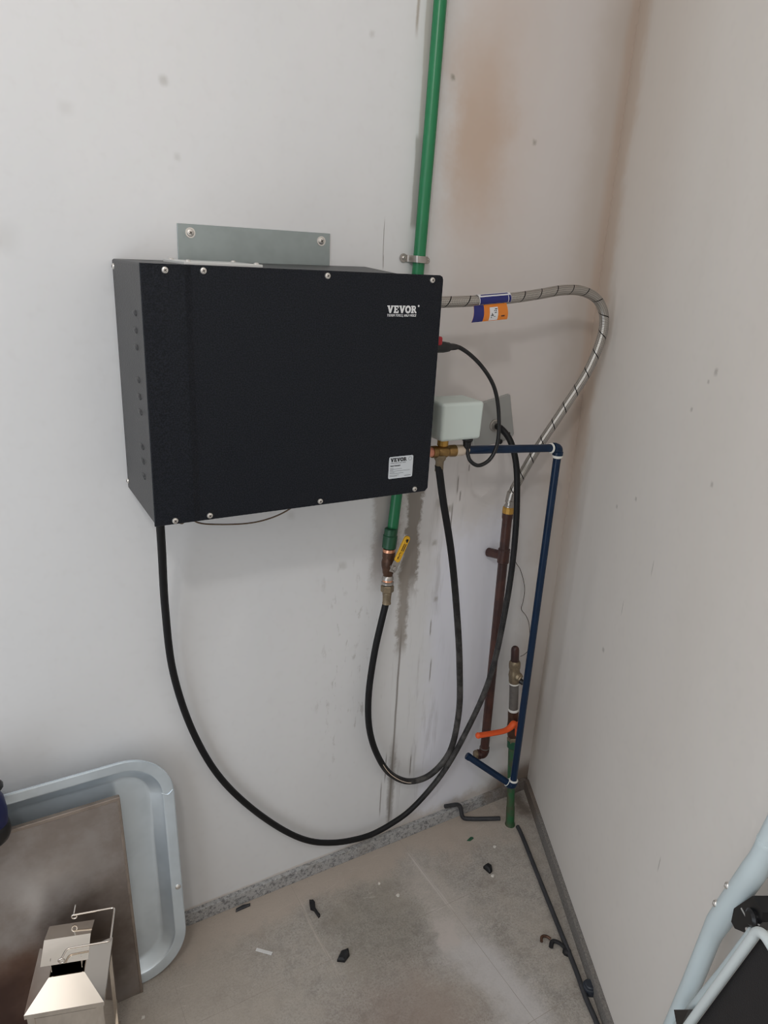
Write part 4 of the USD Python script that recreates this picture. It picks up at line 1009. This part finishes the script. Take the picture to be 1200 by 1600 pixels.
part(bg, "flap", soft([(.619, .060), (.621, .092), (.626, .099), (.631, .095), (.636, .060), (.638, .030)], 3), "black_plastic", smooth=60, label="black top flap")

# ------------------------------------------------------------------ folded step stool against the right wall
so = thing("step_stool", "folded white tubular step stool with black step leaning on the right wall", "step stool", rw(1.3, 0.0, 0.08))
ax0 = 1.40
def side_tube(sgn_):
    S = [(0.972, 0.012), (1.028, 0.426), (1.041, 0.526), (1.054, 0.645), (1.104, 0.823), (1.112, 0.885), (1.150, 1.05)]
    return [rw(s if sgn_ < 0 else 2 * ax0 - s, z, 0.052) for s, z in S]
L_, R_ = side_tube(-1), side_tube(1)
top_ = [rw(1.165, 1.12, .052), rw(2 * ax0 - 1.165, 1.12, .052)]
full = bent(L_ + top_ + R_[::-1], 0.03, 5)
rad = np.array([0.0142 + 0.0038 * np.clip(min((q[2] - 0.64) / 0.02, (0.84 - q[2]) / 0.02), 0, 1) for q in full])
dense = []
for a, b in zip(full[:-1], full[1:]):
    m_ = max(1, int(np.linalg.norm(b - a) / 0.012))
    dense += [a + (b - a) * t / m_ for t in range(m_)]
full = np.array(dense + [full[-1]])
rad = np.array([0.0142 + 0.0022 * np.clip(min((q[2] - 0.635) / 0.03, (0.835 - q[2]) / 0.03), 0, 1) for q in full])
part(so, "rear_frame", tube(full, rad, 18), "white_tube", smooth=60)
for s in (0.972, 2 * ax0 - 0.972):
    part(so, "rubber_foot", cyl(rw(s, 0.0, 0.052), rw(s, 0.030, 0.052), 0.018, 18, .003), "black_plastic")
for s, z in ((1.0835, 0.750), (1.0700, 0.702)):
    nd = unit(-DR * .50 + NR * .82 + np.array([0, 0, .12]))
    part(so, "rivet", lathe(rw(s, z, 0.052) + nd * .0155, nd, [(0, .0052), (.002, .0050), (.0042, .0030)], 16), "steel")
part(so, "tube_joint", lathe(rw(1.1085, 0.858, 0.052), rw(1.112, 0.885, .052) - rw(1.104, 0.823, .052), [(0, .0146), (.004, .0150), (.008, .0146)], 20), "white_tube")
# black step inside a white rim
def W(p, off):
    return rw(p[0], p[1], off)
stp = sg.Polygon([(1.1105, 0.500), (1.194, 0.8155), (2 * ax0 - 1.194, 0.8155), (2 * ax0 - 1.1105, 0.500)]).buffer(-.022).buffer(.022, quad_segs=8)
ed = np.array(stp.exterior.coords)[:-1]
ESU = DR; 
def rwslab(poly, off, depth, bevel=0.0):
    # the wall frame (DR, up) has its normal pointing away from the room, so build mirrored and flip
    P = affinity.scale(poly, -1, 1, origin=(0, 0))
    return slab(P, NR * off, -DR, EZ, depth, bevel)
part(so, "step_mat", rwslab(stp.buffer(-.003), 0.094, 0.009, 0.002), "black_mat", label="black ribbed step surface")
rim_path = np.array([rw(a, b, 0.101) for a, b in ed])
part(so, "step_rim", tube(rim_path, 0.0062, 14, closed=True, hint=NR), "rim_white", smooth=60, label="white rim of the step")
part(so, "step_back", rwslab(stp.buffer(-.010), 0.088, 0.006), "rim_white", smooth=False)
# hinge brackets
hg = [rw(a - .013, b - .016, o_) for a, b in ((1.132, 0.798), (1.145, 0.797), (1.156, 0.796), (1.160, 0.784), (1.151, 0.761), (1.137, 0.738), (1.117, 0.722), (1.107, 0.723), (1.105, 0.745)) for o_ in (0.038, 0.060)]
hm_ = m3.Manifold.hull_points(np.array(hg)).to_mesh()
hk = part(so, "hinge", trimesh.Trimesh(hm_.vert_properties[:, :3], hm_.tri_verts, process=False), "black_plastic", smooth=20, label="black plastic hinge")
part(so, "hinge_pin", lathe(rw(1.131, 0.757, 0.058), NR, [(0, .012), (.006, .012), (.009, .008)], 18), "black_plastic")
part(so, "hinge_line", tube([rw(1.106, 0.745, .0605), rw(1.122, 0.744, .0605), rw(1.144, 0.760, .0605)], 0.0012, 6), "plate_grey", smooth=60)
part(so, "rivet", lathe(rw(1.129, 0.733, 0.060), NR, [(0, .0040), (.003, .0034), (.004, .0015)], 12), "steel")
part(so, "strut", tube([rw(1.140, 0.742, 0.062), rw(1.115, 0.640, 0.066), rw(1.06, 0.46, 0.066), rw(0.99, 0.20, 0.066)], 0.0075, 12), "white_tube", smooth=60)
wd = [rw(1.061, 0.488, 0.068), rw(1.092, 0.532, 0.068), rw(1.084, 0.470, 0.068), rw(1.061, 0.488, 0.085), rw(1.092, 0.532, 0.085), rw(1.084, 0.470, 0.085)]
wm = m3.Manifold.hull_points(np.array(wd)).to_mesh()
part(so, "hinge", trimesh.Trimesh(wm.vert_properties[:, :3], wm.tri_verts, process=False), "black_plastic", smooth=20, label="black plastic wedge")
